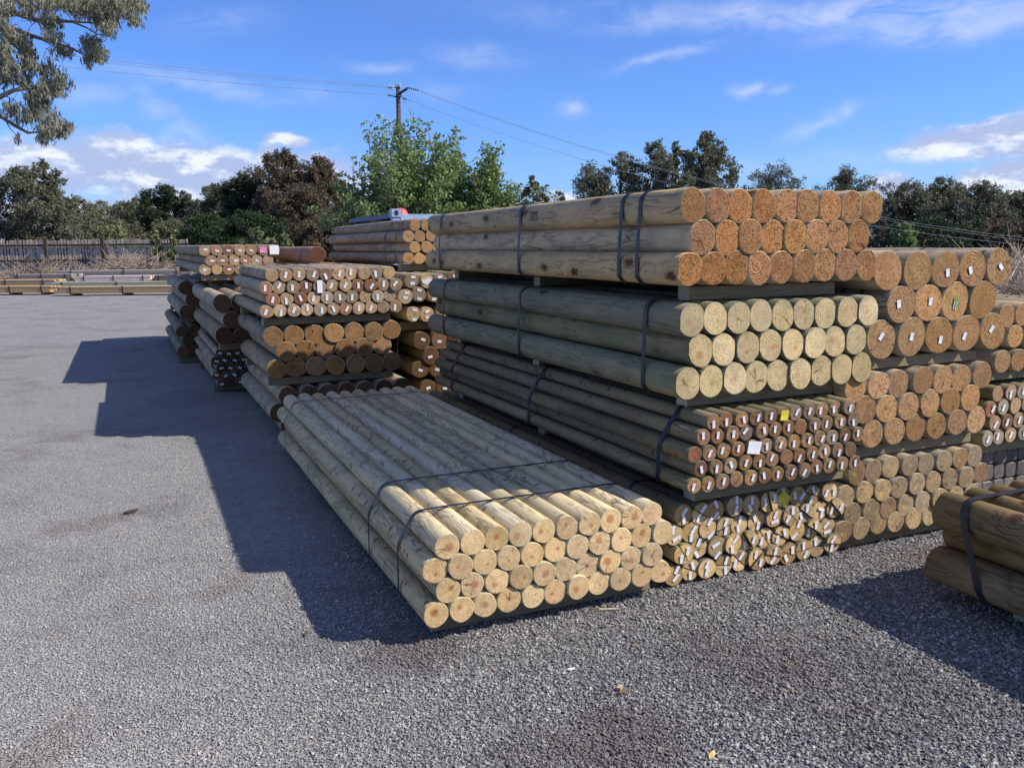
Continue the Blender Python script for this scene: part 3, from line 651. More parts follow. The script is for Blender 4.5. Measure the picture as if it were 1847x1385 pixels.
chip('paper_scrap', 'small white scrap on the gravel before the foreground bundle', 'paper scrap', 1030, 1208, .035, .012, (.8, .8, .78), -.1)
chip('bark_scrap', 'dark curled scrap of bark on the gravel left of the bundle shadow', 'bark scrap', 236, 925, .09, .03, (.05, .04, .035), .3, .012)
chip('tan_stone', 'tan stone on the gravel near the bottom centre', 'stone', 1118, 1243, .03, .02, (.42, .32, .2), .3, .01)

# scraps of wood and bark dropped in front of the bundles
chip_m, t = mat('wood_litter'); rr_ = t.n('ShaderNodeNewGeometry').outputs['Random Per Island']
fin(t, t.mix(rr_, (.05, .035, .025), (.36, .27, .17)), .9)
n = 130; a_ = rs.rand(n); px = np.where(a_ < .5, .7 + rs.rand(n) * 4.0, .55 + rs.rand(n) * .5); py = np.where(a_ < .5, 3.22 - rs.rand(n) ** 2 * 1.1, 3.2 + rs.rand(n) * 4.5)
far_ = rs.rand(n) < .25; px = np.where(far_, -2.5 + rs.rand(n) * 6, px); py = np.where(far_, 2 + rs.rand(n) * 6, py)
L_ = .006 + .04 * rs.rand(n) ** 3; W_ = L_ * (.12 + .3 * rs.rand(n)); th = rs.rand(n) * 6.28; Vb = np.array([[-.5, -.3, 0], [.5, -.5, .1], [.45, .5, .15], [-.5, .35, .05], [-.5, -.3, .2], [.5, -.5, .3], [.45, .5, .35], [-.5, .35, .25]])
vx, vy, vz = Vb[None, :, 0] * L_[:, None], Vb[None, :, 1] * W_[:, None], Vb[None, :, 2] * (.012 + 0 * L_[:, None]) + .004
V = np.stack([vx * np.cos(th)[:, None] - vy * np.sin(th)[:, None] + px[:, None], vx * np.sin(th)[:, None] + vy * np.cos(th)[:, None] + py[:, None], vz + 0 * vx], 2).reshape(-1, 3)
Fb = np.array([[3, 2, 1, 0], [4, 5, 6, 7], [0, 1, 5, 4], [1, 2, 6, 5], [2, 3, 7, 6], [3, 0, 4, 7]]); Fi = (Fb[None] + (np.arange(n) * 8)[:, None, None]).reshape(-1, 4)
tag(link('wood_litter', npmesh('wood_litter', V, Fi, [chip_m])), 'scraps of bark and wood scattered on the gravel near the bundles', 'wood litter', kind='stuff')

# ------------------------------------------------------------------ vegetation
def leaf_mat(name, a, b, c=None, cfrac=.0, trans=.3):
    m, t = mat(name); rr = t.n('ShaderNodeNewGeometry').outputs['Random Per Island']
    n = t.noise(objco(t), 1.1, 3, .6)
    cc = t.mix(t.m('MULTIPLY', t.m('ADD', rr, n), .5), a, b)
    if c: cc = t.mix(t.m('MULTIPLY', t.ss(t.noise(objco(t), .55, 3, .6), .62 - cfrac, .72 - cfrac), .85), cc, c)
    bs = t.n('ShaderNodeBsdfPrincipled'); t.put(bs.inputs['Base Color'], cc); bs.inputs['Roughness'].default_value = .55; bs.inputs['Specular IOR Level'].default_value = .3
    tr = t.n('ShaderNodeBsdfTranslucent'); t.put(tr.inputs[0], cc); mx = t.n('ShaderNodeMixShader'); mx.inputs[0].default_value = trans
    t.put(mx.inputs[1], bs.outputs[0]); t.put(mx.inputs[2], tr.outputs[0]); o = t.n('ShaderNodeOutputMaterial'); t.put(o.inputs[0], mx.outputs[0]); return m
bark_m = simple('grey_brown_bark', (.16, .125, .095), .9, 0, 14, .45, .2, .6)
gumbark_m = simple('pale_gum_bark', (.24, .20, .165), .85, 0, 9, .4, .2, .4)
LM = {'she': leaf_mat('she_oak_foliage', (.075, .085, .045), (.20, .20, .115), (.19, .135, .08), .05),
      'brown': leaf_mat('rust_brown_foliage', (.085, .066, .042), (.16, .125, .08), (.06, .065, .034), .02),
      'dark': leaf_mat('dark_green_foliage', (.018, .036, .016), (.055, .085, .035)),
      'grey': leaf_mat('grey_green_gum_foliage', (.075, .088, .050), (.17, .175, .11), (.15, .11, .07), .06),
      'gum': leaf_mat('near_gum_foliage', (.11, .12, .075), (.38, .37, .27), (.27, .20, .12), .1),
      'fig': leaf_mat('bright_fig_foliage', (.085, .15, .04), (.29, .36, .14), (.30, .29, .14), .0),
      'light': leaf_mat('light_shrub_foliage', (.12, .15, .06), (.24, .26, .12)),
      'far': leaf_mat('far_gum_foliage', (.075, .088, .055), (.20, .20, .13), (.16, .13, .085), .0)}
def leaves(cen, rad, n, size, aspect=.4, droop=0., seed=0, flat=1., shell=.55, spr=18, sw_=.21):
    """n leaf cards spread in clumps (cen (k,3), rad (k,))"""
    q = np.random.RandomState(seed); k = len(cen); cen = np.asarray(cen); rad = np.asarray(rad)
    w = rad ** 2; idx = q.choice(k, n, p=w / w.sum())
    # every clump is broken up into small sprays, so its outline stays ragged
    ns = spr; sp = q.randn(k, ns, 3) * .55; sp *= np.minimum(1, 1.3 / np.linalg.norm(sp, axis=2))[..., None]
    j = q.randint(0, ns, n)
    P = cen[idx] + (sp[idx, j] + q.randn(n, 3) * sw_) * rad[idx][:, None] * np.array([1, 1, flat])
    a = q.randn(n, 3); a[:, 2] -= droop * 2.2; a /= np.linalg.norm(a, axis=1)[:, None]
    b = np.cross(a, q.randn(n, 3)); b /= np.linalg.norm(b, axis=1)[:, None]
    L = size * (.6 + .8 * q.rand(n))[:, None]; W = L * aspect
    V = np.stack([P - a * L * .5, P + b * W * .5 - a * L * .05, P + a * L * .5, P - b * W * .5 - a * L * .05], 1).reshape(-1, 3)
    return V, np.arange(4 * n).reshape(n, 4)
def limb(b, p0, p1, r0, r1, q, k=5, wob=.08):
    p0, p1 = Vector(p0), Vector(p1); L = (p1 - p0).length; pts = []
    for i in range(k + 1):
        s = i / k; p = p0.lerp(p1, s)
        if 0 < i < k: p += Vector((q.uniform(-1, 1), q.uniform(-1, 1), q.uniform(-.5, 1))) * L * wob
        pts.append(p)
    b.tube(pts, [r0 + (r1 - r0) * i / k for i in range(k + 1)], 6); return pts
TG = 'trees beyond the yard'
def tree(label, px, top, wpx, depth, kind='she', n=9000, leaf=.22, base=None, name='tree', cat='tree', low=.12, droop=.3, seed=1, clumps=26, aspect=.45, group=TG, asym=0., ragged=.5, trunk=None, shell=.5, cr=.24, pointed=.0, fan=False):
    q = random.Random(seed * 77 + 5); top_p = at(px, top, depth); w = wpx / F * depth; bx, by = top_p.x, top_p.y
    h = top_p.z if base is None else top_p.z - base; z0 = 0 if base is None else base
    root = empty(name, (bx, by, z0)); tag(root, label, cat, group)
    cen = []; rad = []
    for i in range(clumps):
        s = low + (1 - low) * ((i + .5) / clumps) ** .9          # height fraction
        u_ = 2 * (s - low) / (1 - low) - 1; env = max(.12, (1 - abs(u_) ** 2.6)) ** .5 * (1 - pointed * s * .7)
        a = i * 2.4 + q.random(); rr = env * w / 2 * (q.random() ** .5) * (1 + ragged * q.uniform(-.3, .25))
        c = min(w * cr, h * .2) * q.uniform(.55, 1.15) * (.55 + .45 * env)
        rr = max(0, rr - c * .4)
        cen.append((math.cos(a) * rr + asym * s * w, math.sin(a) * rr * .85, max(c * .5, s * h - c * .7))); rad.append(c)
    ends = list(cen)
    if fan:      # limbs fan out from a short trunk; sprays line each limb and stick out at its tip
        cen, rad, ends = [], [], []; o0 = Vector((0, 0, h * .22))
        for i in range(46):
            a = i * 2.4; e = q.uniform(.05, 1.45) if i % 3 else q.uniform(.0, .6); k_ = q.uniform(.72, 1.1)
            tip = Vector((math.cos(a) * math.cos(e) * w * .5, math.sin(a) * math.cos(e) * w * .42, h * .30 + math.sin(e) * h * .70)); tip = Vector((tip.x * k_, tip.y * k_, h * .26 + (tip.z - h * .26) * k_))
            if i == 4: tip = Vector((w * .03, 0, h))
            ends.append(tuple(tip))
            for s_ in (.38, .52, .66, .78, .89, .98):
                p = o0.lerp(tip, s_) + Vector((0, 0, math.sin(s_ * 3.14) * h * .04)); cen.append((p.x + q.uniform(-.1, .1), p.y + q.uniform(-.1, .1), p.z + q.uniform(-.1, .1))); rad.append(w * .085 * (1.35 - .95 * s_) * q.uniform(.8, 1.2))
        clumps = len(ends)
    j = max(range(clumps), key=lambda i: cen[i][2])
    if not fan: cen[j] = (cen[j][0] * .3, cen[j][1] * .3, h - rad[j] * .8)
    V, Fi = leaves(cen, rad, n, leaf, aspect, droop, seed, .85, shell)
    b = MB(); tr = trunk or h * .022
    spine = limb(b, (0, 0, -.1), (asym * w * .6, 0, h * .8), tr, tr * .25, q, 6, .03)
    for i in range(0, clumps):
        if q.random() < .75:
            zt = (h * q.uniform(.15, .3) if fan else cen[i][2] * q.uniform(.45, .75)); s = min(1, zt / (h * .8)); st = spine[min(6, int(s * 6))]
            limb(b, st, ends[i], tr * .42 * (1 - s * .5), tr * .08, q, 4, .07)
    b.build('trunk', bark_m if kind not in ('gum', 'grey') else gumbark_m, root)
    link('crown', npmesh('crown', V, Fi, [LM[kind]]), root)
    return root
# left tree line, from left to right
W = 'behind the paling fence'
for i, a in enumerate([
  ('slender olive she-oak farthest left ' + W, 135, 352, 62, 72, 'she', 6000),
  ('short olive she-oak beside the farthest left one ' + W, 178, 362, 60, 75, 'she', 6000),
  ('grey-green tree above the brush heap ' + W, 225, 362, 62, 70, 'far', 6000),
  ('rounded olive tree ' + W + ', left of the tall dark one', 262, 352, 62, 68, 'she', 7000),
  ('tall dark tree ' + W + ' left of the rounded gum', 300, 334, 62, 66, 'dark', 9000),
  ('low rounded tree ' + W + ' right of the tall dark one', 338, 352, 50, 66, 'dark', 7000),
  ('rounded grey-green gum ' + W, 385, 333, 78, 64, 'far', 10000),
  ('dark green spreading tree left of the rust-brown she-oaks', 440, 312, 80, 60, 'dark', 12000),
  ('tallest rust-brown she-oak with a feathery top', 508, 272, 92, 58, 'brown', 15000),
  ('broad rust-brown she-oak left of the green fig', 578, 283, 88, 58, 'brown', 15000),
  ('short rust-brown tree between the two taller ones', 545, 330, 80, 54, 'brown', 9000),
  ('small dark tree right of the broad rust-brown she-oak', 618, 370, 44, 56, 'dark', 4000),
  ('low dark thicket tree behind the far-left stacks', 372, 385, 84, 52, 'dark', 9000),
  ('olive understorey tree behind the brush heap', 310, 395, 70, 55, 'she', 6000),
  ('olive understorey tree left of the brush heap', 205, 395, 80, 58, 'she', 6000),
  ('dark understorey tree in front of the rust-brown she-oaks', 450, 380, 90, 50, 'dark', 9000),
  ('brown understorey tree behind the light green shrub', 585, 390, 80, 50, 'brown', 8000)]):
    tree(a[0], a[1], a[2], a[3] * 1.75, a[4], a[5], int(a[6] * 4.4), .15, seed=20 + i, low=.0, clumps=80, shell=.3, trunk=.16, ragged=1.0, cr=.12)
# green fig with the pole rising through it
tree('bright green spreading tree that the power pole rises through', 735, 214, 330, 34, 'fig', 30000, .14, seed=61, low=.25, clumps=120, ragged=1.5, aspect=.55, droop=.1, trunk=.16, cr=.068, shell=.2, fan=True)
tree('low bright green tree between the pole tree and the right-hand bushy one', 806, 246, 250, 35, 'fig', 22000, .14, seed=66, low=.2, clumps=60, ragged=1.5, aspect=.55, droop=.1, trunk=.1, fan=True)
tree('bright green bushy tree right of the power pole', 872, 270, 280, 34, 'fig', 26000, .14, seed=62, low=.2, clumps=100, ragged=1.5, aspect=.55, droop=.1, trunk=.14, cr=.075, shell=.2, fan=True)
tree('bright green low tree left of the power pole', 672, 255, 150, 35, 'fig', 10000, .14, seed=63, low=.3, clumps=60, ragged=1.6, aspect=.55, droop=.1, trunk=.1, cr=.085, shell=.2, fan=True)
tree('thin sparse sapling between the green tree and the middle stack', 962, 318, 70, 30, 'grey', 1300, .20, seed=64, low=.35, clumps=18, ragged=1.2, trunk=.05, cr=.12, droop=0)
tree('small sparse sapling just over the middle stack', 1010, 345, 60, 30, 'grey', 700, .18, seed=65, low=.4, clumps=12, ragged=1.2, trunk=.04, cr=.12, droop=0)
# right tree line
for i, a in enumerate([
  ('airy grey-green tree farthest left behind the middle stack', 1062, 296, 62, 58, 'far', 3800, .4),
  ('bushy she-oak second from left behind the middle stack', 1122, 276, 74, 58, 'she', 8000, .5),
  ('pointed she-oak third from left behind the middle stack', 1180, 258, 62, 57, 'she', 7500, .5),
  ('narrow wispy she-oak left of the tallest one', 1220, 258, 34, 58, 'she', 3600, .6),
  ('tallest she-oak with a jagged top over the middle stack', 1276, 240, 76, 55, 'she', 13000, .45),
  ('small sparse tree right of the tallest she-oak', 1322, 306, 34, 57, 'far', 1800, .3),
  ('flat-topped dark gum over the middle of the orange ends', 1390, 300, 104, 62, 'far', 7500, .1),
  ('rounded dark gum over the right of the orange ends', 1527, 304, 92, 62, 'far', 8000, .1),
  ('dark gum right of the orange-ended bundle', 1632, 332, 96, 56, 'far', 10000, .1),
  ('broad olive gum over the thick amber logs', 1700, 326, 104, 56, 'she', 11000, .1),
  ('gum with gaps in its crown near the right edge', 1775, 330, 100, 54, 'far', 10000, .1),
  ('dark gum at the right edge', 1850, 345, 100, 54, 'far', 10000, .1),
  ('tall gum just beyond the right edge', 1930, 330, 110, 56, 'far', 8000, .1),
  ('dark understorey tree behind the right stack', 1680, 392, 120, 50, 'dark', 7000, .1),
  ('brown understorey tree behind the far right stack', 1800, 400, 130, 50, 'brown', 8000, .1),
  ('dark understorey tree at the right edge', 1890, 400, 130, 49, 'dark', 8000, .1)]):
    tree(a[0], a[1], a[2] - 4, a[3] * (2.1 if a[1] < 1350 else 1.75), a[4], a[5], int(a[6] * 3.3), .15, seed=120 + i, low=.0, clumps=66, shell=.25, ragged=1.5, trunk=.15, pointed=a[7] * .45, cr=.115)
tree('bright green shrub behind the top right bundle', 1632, 405, 56, 46, 'fig', 3500, .22, name='shrub', cat='shrub', seed=71, low=.02, clumps=16, group='shrubs around the yard')
# shrubs and the large bush on the left
SG = 'shrubs around the yard'
tree('large grey-green bush at the left edge rising over the fence', 30, 300, 215, 49, 'grey', 42000, .15, name='bush', cat='bush', seed=81, low=.16, clumps=90, ragged=1.2, group=SG, aspect=.45, cr=.09, shell=.2)
tree('sparse leafy bush with twiggy top beside the large left bush', 78, 288, 100, 50, 'grey', 9000, .15, name='bush', cat='bush', seed=82, low=.2, clumps=60, ragged=1.5, group=SG, cr=.09, shell=.2)
tree('light green shrub rising over the paling fence', 205, 402, 70, 47.5, 'light', 3800, .2, name='shrub', cat='shrub', seed=83, low=.1, clumps=16, group=SG)
tree('small pale shrub at the fence right of the brush heap', 278, 412, 30, 43, 'light', 1100, .18, name='shrub', cat='shrub', seed=84, low=.1, clumps=9, group=SG)
tree('small pale shrub at the fence behind the far-left stacks', 312, 414, 28, 43, 'light', 1100, .18, name='shrub', cat='shrub', seed=85, low=.1, clumps=9, group=SG)
tree('yellow-green shrub showing above the top left bundle', 462, 411, 74, 24, 'light', 5000, .13, name='shrub', cat='shrub', seed=86, low=.05, clumps=22, group=SG, cr=.16)
tree('low yellow-green shrub right of the other behind the top left bundle', 512, 425, 58, 24, 'light', 3500, .13, name='shrub', cat='shrub', seed=87, low=.05, clumps=18, group=SG, cr=.16)

# near gum: limbs reach into the top-left corner from a trunk outside the frame
D = 12.0; root = empty('gum_tree', (at(-420, 700, D).x, at(-420, 700, D).y, 0)); tag(root, 'grey-green gum tree whose leafy branches hang into the top left corner', 'tree', TG)
bo = Vector(root.location); b = MB(); q = random.Random(5)
g0 = Vector((0, 0, -.1)); trunk_pts = [g0, Vector((.1, .05, 1.5)), Vector((.15, 0, 3.0)), Vector((.35, 0, 4.2)), Vector((.6, .1, 5.6)), Vector((.7, .1, 7.2))]
b.tube(trunk_pts, [.24, .2, .17, .14, .1, .05], 10)
def gl(pts, r0, r1, jd=0.):
    ps = [at(px, py, D + jd) - bo for px, py in pts]; b.tube(ps, [r0 + (r1 - r0) * i / (len(ps) - 1) for i in range(len(ps))], 6); return ps
def gj(tp, pts, r0, r1, jd=0.):
    ps = [trunk_pts[tp]] + [at(px, py, D + jd) - bo for px, py in pts]; b.tube(ps, [r0 + (r1 - r0) * i / (len(ps) - 1) for i in range(len(ps))], 7); return ps
br = []
br += gj(3, [(-120, 60), (0, 24), (20, 5), (40, -15), (80, -60)], .085, .03)
br += gj(3, [(-100, 90), (0, 27), (30, 25), (65, 37), (100, 38), (140, 40), (175, 42)], .06, .010)
br += gl([(100, 35), (130, 40), (155, 50), (175, 62), (200, 66)], .02, .004)
br += gj(3, [(-90, 110), (0, 48), (30, 55), (60, 66), (100, 78), (130, 88), (155, 101), (180, 110)], .05, .005, .3)
br += gl([(75, 42), (92, 58), (110, 74), (125, 82)], .015, .006, .2)
br += gj(2, [(-100, 200), (0, 175), (25, 163), (50, 160), (80, 152), (105, 140)], .05, .006, -.3)
br += gl([(5, 172), (25, 180), (45, 198)], .01, .003, -.3)
br += gj(2, [(-120, 260), (0, 210), (25, 226), (50, 240), (75, 238), (95, 240)], .05, .004, .1)
br += gl([(8, 214), (18, 232), (30, 244)], .01, .003, .1)
br += gj(4, [(-60, -20), (60, -30), (140, -20), (200, 5), (235, 12), (250, 15)], .06, .005, .2)
br += gl([(120, -20), (150, 10), (190, 20), (215, 30)], .02, .004)
cl = [(560, 40, 62), (700, 60, 70), (820, 60, 80), (880, 150, 78), (900, 235, 66), (850, 200, 60), (1050, 105, 60), (1000, 40, 75), (1110, 190, 48), (1180, 90, 34), (1130, 20, 60), (400, 40, 60), (220, 55, 60), (60, 60, 30), (430, 200, 55), (360, 160, 40), (420, 310, 50),
      (500, 430, 44), (560, 450, 36), (760, 370, 55), (830, 470, 46), (740, 500, 34), (790, 420, 50), (50, 240, 60), (70, 320, 60), (20, 410, 46), (200, 430, 52), (180, 350, 48), (240, 490, 46), (50, 520, 60), (130, 600, 66), (240, 560, 50), (400, 600, 56), (500, 680, 58),
      (400, 720, 60), (300, 790, 72), (200, 690, 60), (50, 650, 60), (460, 760, 46), (330, 860, 66), (80, 910, 46), (180, 980, 54), (290, 940, 60), (420, 1000, 60), (420, 1080, 58), (370, 1140, 50), (560, 1060, 40), (500, 1100, 40), (345, 1195, 26), (150, 1150, 22), (600, 1050, 20), (620, 10, 60), (940, 10, 70), (750, 0, 70), (480, 10, 50)]
cen = []; rad = []
for (a_, c_, r_) in cl:
    px, py = a_ / 4.6175, c_ / 4.6175
    for s in range(3):
        j = q.uniform(-.45, .45); p = at(px + q.uniform(-5, 5), py + q.uniform(-5, 5), D + j) - bo; cen.append(tuple(p)); rad.append(r_ / 4.6175 / F * D * q.uniform(.85, 1.5))
for k in range(70):   # crown continues above and left of the frame
    px, py = q.uniform(-500, 150), q.uniform(-330, -20)
    cen.append(tuple(at(px, py, D + q.uniform(-1.5, 1.5)) - bo)); rad.append(q.uniform(.2, .4))
for k in range(24):
    cen.append(tuple(at(q.uniform(-420, -20), q.uniform(-20, 230), D + q.uniform(-1.2, 1.2)) - bo)); rad.append(q.uniform(.15, .3))
nf_ = 3 * len(cl); V, Fi = leaves(cen[:nf_], rad[:nf_], 23000, .08, .17, 1.3, 9, .95, .05, 30, .13); V2, F2 = leaves(cen[nf_:], rad[nf_:], 16000, .12, .2, .9, 10, .95, .1)
Fi = np.concatenate([Fi, F2 + len(V)]); V = np.concatenate([V, V2])
for p_ in cen[:165]:     # twigs tie each clump to the closest limb
    c_ = Vector(p_); nb = min(br, key=lambda v: (v - c_).length)
    if (nb - c_).length > .04: limb(b, nb, c_, .005, .0018, q, 3, .08)
b.build('trunk', gumbark_m, root); link('crown', npmesh('crown', V, Fi, [LM['gum']]), root)

# ------------------------------------------------------------------ paling fence
fence_m = simple('weathered_grey_paling', (.50, .405, .315), .9, 0, 5, .35, .15, .4); frail_m = simple('dark_fence_rail', (.07, .055, .045), .9, 0, 5, .3, .15, .3)
def fence(px0, px1, d, top, label):
    p0 = at(px0, 500, d); p1 = at(px1, 500, d * 1.0); p0.z = p1.z = 0; dr = (p1 - p0).normalized(); L = (p1 - p0).length; nrm = Vector((-dr.y, dr.x, 0))
    rot = Matrix.Rotation(math.atan2(dr.y, dr.x), 3, 'Z'); root = empty('paling_fence', tuple(p0)); tag(root, label, 'fence')
    b = MB(); q = random.Random(3); s = 0
    while s < L:
        h = top + q.uniform(-.05, .05); w_ = .095
        b.box(dr * s + nrm * (.03 + q.uniform(0, .01)) + Vector((0, 0, h / 2)), w_, .014, h, rot=rot @ Matrix.Rotation(q.uniform(-.012, .012), 3, 'Y')); s += q.choice((.105, .11, .125, .16))
    b.build('palings', fence_m, root)
    for z in (.35, 1.05, top - .28):
        r_ = MB(); r_.box(dr * L / 2 + Vector((0, 0, z)) - nrm * .02, L, .05, .1, rot=rot); r_.build('rail', frail_m, root)
    s = 1.3
    while s < L:
        r_ = MB(); r_.box(dr * s + Vector((0, 0, top / 2 + .02)) - nrm * .1, .16, .12, top + .05, rot=rot); r_.build('fence_post', frail_m, root); s += 3.0
fence(-260, 345, 46, 2.12, 'weathered grey paling fence with dark rails behind the timber packs')

# brush heaps
def brush(label, px0, px1, d, h, n, seed, m, r=.012):
    a0, a1 = at(px0, 480, d), at(px1, 480, d); q = random.Random(seed); b = MB(); c0 = (a0 + a1) / 2; c0.z = 0; wv = (a1 - a0); wv.z = 0
    for i in range(n):
        s = q.gauss(0, .25); base = wv * s + Vector((q.uniform(-.6, .6), q.uniform(-.8, .8), q.uniform(0, h * .5) * max(.2, 1 - abs(s) * 1.8)))
        ln = q.uniform(.5, 1.8); a = Vector((q.uniform(-1, 1.3), q.uniform(-1, 1), q.uniform(-.15, .75))).normalized()
        pts = [base, base + a * ln * .5 + Vector((0, 0, q.uniform(-.1, .12))), base + a * ln + Vector((0, 0, q.uniform(-.25, .1)))]
        for p in pts: p.z = max(.01, min(p.z, h * (1.35 - abs(s))))
        b.tube(pts, [r, r * .8, r * .3], 4)
    o = b.build('brush_heap', m, None, tuple(c0)); tag(o, label, 'brush heap', kind=None)
brush_m = simple('dry_grey_twigs', (.27, .215, .165), .9, 0, 4, .4)
brush('tangled heap of dry grey branches in front of the paling fence', 140, 335, 41.5, 1.75, 950, 4, brush_m, .018)
brush('low litter of dry twigs along the left of the fence', -40, 170, 43, 1.0, 600, 5, brush_m, .014)
straw_m = simple('bleached_straw_twigs', (.42, .34, .26), .9, 0, 4, .3)
brush('heap of pale bleached branches at the right edge behind the amber logs', 1780, 1960, 16, 1.55, 1500, 6, straw_m, .009)
brush('sprawl of bleached branches and bark in front of the trees at the right edge', 1700, 2100, 30, 1.9, 1100, 7, straw_m, .014)
# dry grass verge in front of the fence
m, t = mat('dry_litter'); n_ = t.noise(objco(t), 3, 6, .7); fin(t, t.mix(n_, (.10, .085, .05), (.26, .21, .14)), .95, t.bump(n_, .8, .1)); verge_m = m
pA, pB = at(-400, 500, 39.5), at(700, 500, 39.5); pC, pD = at(700, 500, 95), at(-400, 500, 95)
V = [(p.x, p.y, -.004) for p in (pA, pB, pC, pD)]; pE, pF, pG, pH_ = at(700, 500, 30), at(2600, 500, 22), at(2600, 500, 95), at(700, 500, 95)
o = link('verge', npmesh('verge', V + [(p.x, p.y, -.004) for p in (pE, pF, pG, pH_)], [(0, 1, 2, 3), (4, 5, 6, 7)], [verge_m])); tag(o, 'strip of dry leaf litter under the fence and trees', 'ground', kind='structure')

# ------------------------------------------------------------------ packs of sawn timber on the left
def plankmat(name, c): 
    m, t = mat(name); o = objco(t); q_ = t.n('ShaderNodeNewGeometry').outputs['Random Per Island']
    n = t.noise(t.v('MULTIPLY', o, (.2, 1, 1)), 14, 3); cc = t.mix(n, tuple(v * .7 for v in c), tuple(min(1, v * 1.2) for v in c))
    fin(t, t.hsv(cc, .5, t.m('ADD', .7, t.m('MULTIPLY', q_, .6)), t.m('ADD', .6, t.m('MULTIPLY', q_, .75))), .85); return m
PM = [plankmat('honey_sawn_timber', (.38, .27, .165)), plankmat('grey_sawn_timber', (.30, .26, .23)), plankmat('pinkish_pale_timber', (.58, .47, .42)), plankmat('brown_sawn_timber', (.22, .15, .11)), plankmat('green_sawn_timber', (.32, .33, .25))]
def pack(label, px0, px1, py, d, rows, cols, th, w, m, z0, seed):
    p0 = ground_at(px0, py); d0 = d; p0 = at(px0, 500, d); p1 = at(px1, 500, d); z_ = z0; p0.z = p1.z = z_
    dr = (p1 - p0).normalized(); L = (p1 - p0).length; nrm = Vector((-dr.y, dr.x, 0)); rot = Matrix.Rotation(math.atan2(dr.y, dr.x), 3, 'Z'); q = random.Random(seed)
    root = empty('timber_pack', tuple(p0)); tag(root, label, 'timber pack', 'packs of sawn timber by the fence')
    b = MB()
    for r_ in range(rows):
        for c_ in range(cols):
            l = L * q.uniform(.93, 1); s = q.uniform(0, L - l)
            b.box(dr * (s + l / 2) + nrm * (c_ * (w + .006)) + Vector((0, 0, th / 2 + r_ * (th + .007))), l, w, th, rot=rot)
    b.build('boards', m, root)
    hgt = rows * (th + .007)
    for f in (.12, .5, .88):
        s_ = MB(); s_.box(dr * L * f + Vector((0, -.002, hgt / 2)) - nrm * (w / 2 + .012), .05, .006, hgt + .03, rot=rot); s_.build('strap', darkband_m, root)
        if z0 < .35:
            g_ = MB(); g_.box(dr * L * f + nrm * (cols * w / 2) + Vector((0, 0, -z0 / 2)), .1, cols * w, max(.04, z0 - .006), rot=rot); g_.build('bearer', PM[3], root)
pack('front pack of honey coloured boards left of frame centre nearest the gravel', -60, 92, 520, 31.6, 4, 6, .05, .12, PM[0], .09, 1)
pack('long front pack of thin honey and green boards ending behind the far-left stacks', 96, 345, 522, 30.6, 4, 6, .05, .12, PM[0], .09, 2)
pack('grey boards with honey edges lying behind the front pack at left', -80, 100, 510, 34.0, 4, 6, .07, .16, PM[0], .16, 3)
pack('low pack of green-grey boards behind the long front pack', 80, 340, 512, 33.4, 3, 6, .07, .14, PM[4], .14, 4)
pack('pinkish pale sawn timber pack before the brush heap', 136, 276, 500, 36.0, 3, 6, .10, .2, PM[2], .20, 5)
pack('dark brown sawn timber pack right of the pinkish one', 279, 350, 500, 36.0, 3, 5, .10, .2, PM[3], .20, 6)
pack('grey weathered timber pack left of the pinkish one', 20, 133, 500, 36.4, 4, 5, .09, .2, PM[1], .22, 7)
pack('thin grey boards farthest back along the foot of the fence', 100, 350, 500, 38.6, 5, 5, .10, .2, PM[1], .16, 8)

# ------------------------------------------------------------------ blue container with red dome
navy = simple('navy_blue_paint', (.035, .06, .20), .5, 0, 6, .25, .5); lblue = simple('pale_blue_paint', (.27, .35, .50), .5, 0, 6, .2, .5); red_m = simple('faded_red_plastic', (.55, .06, .06), .45, 0, 6, .15, .5); dark_m = simple('recess_shade', (.02, .02, .025), .8)
dC = 15.5; cp = at(712, 384, dC); zt = cp.z; root = empty('shipping_container', (cp.x, cp.y, 0)); tag(root, 'blue ribbed container with a pale blue end standing behind the gap stack', 'container')
b = MB(); b.box((1.2, 1.65, zt / 2 - .05), 2.36, 3.24, zt - .16); k = .12
y_ = .1
while y_ < 3.2: b.box((-.0, y_, zt / 2 - .05), .05, .09, zt - .2); y_ += .2
b.build('ribbed_body', navy, root)
for nm_, c_, s_, mm in (('top_rail', (-.005, 1.65, zt - .055), (.11, 3.2, .075), navy), ('end_panel', (1.2, -.03, zt / 2 - .02), (2.22, .06, zt - .06), lblue), ('corner_post', (0, -.02, zt / 2), (.13, .13, zt - .13), lblue), ('corner_post', (2.4, -.02, zt / 2), (.13, .13, zt - .13), lblue),
                        ('roof', (1.2, 1.65, zt - .035), (2.3, 3.2, .03), lblue)):
    b = MB(); b.box(c_, *s_); b.build(nm_, mm, root)
for x_ in (0, 2.4):
    b = MB(); b.box((x_, -.02, zt - .005), .17, .17, .14); f_ = b.build('corner_casting', lblue, root)
    b = MB(); V = [(math.cos(k * .524) * .04, -.108, math.sin(k * .524) * .05) for k in range(12)]; V += [(a, -.100, c_) for a, _b2, c_ in V]
    b.add([(a + x_, y, z + zt - .005) for a, y, z in V], [tuple(reversed(range(12))), tuple(range(12, 24))] + [(i, (i + 1) % 12, (i + 1) % 12 + 12, i + 12) for i in range(12)]); b.build('casting_hole', dark_m, f_)  # thin dark disc on the face paints the shade of a hole
dp = at(722, 386, dC + .9); b = MB(); V = []; Fc = []; nr, ns = 6, 18
for i in range(nr + 1):
    a = i / nr * math.pi / 2 * .97
    for k in range(ns): th = k / ns * 6.283; V.append((math.cos(th) * math.cos(a) * .14, math.sin(th) * math.cos(a) * .14, math.sin(a) * .11))
for i in range(nr):
    for k in range(ns): Fc.append((i * ns + k, i * ns + (k + 1) % ns, (i + 1) * ns + (k + 1) % ns, (i + 1) * ns + k))
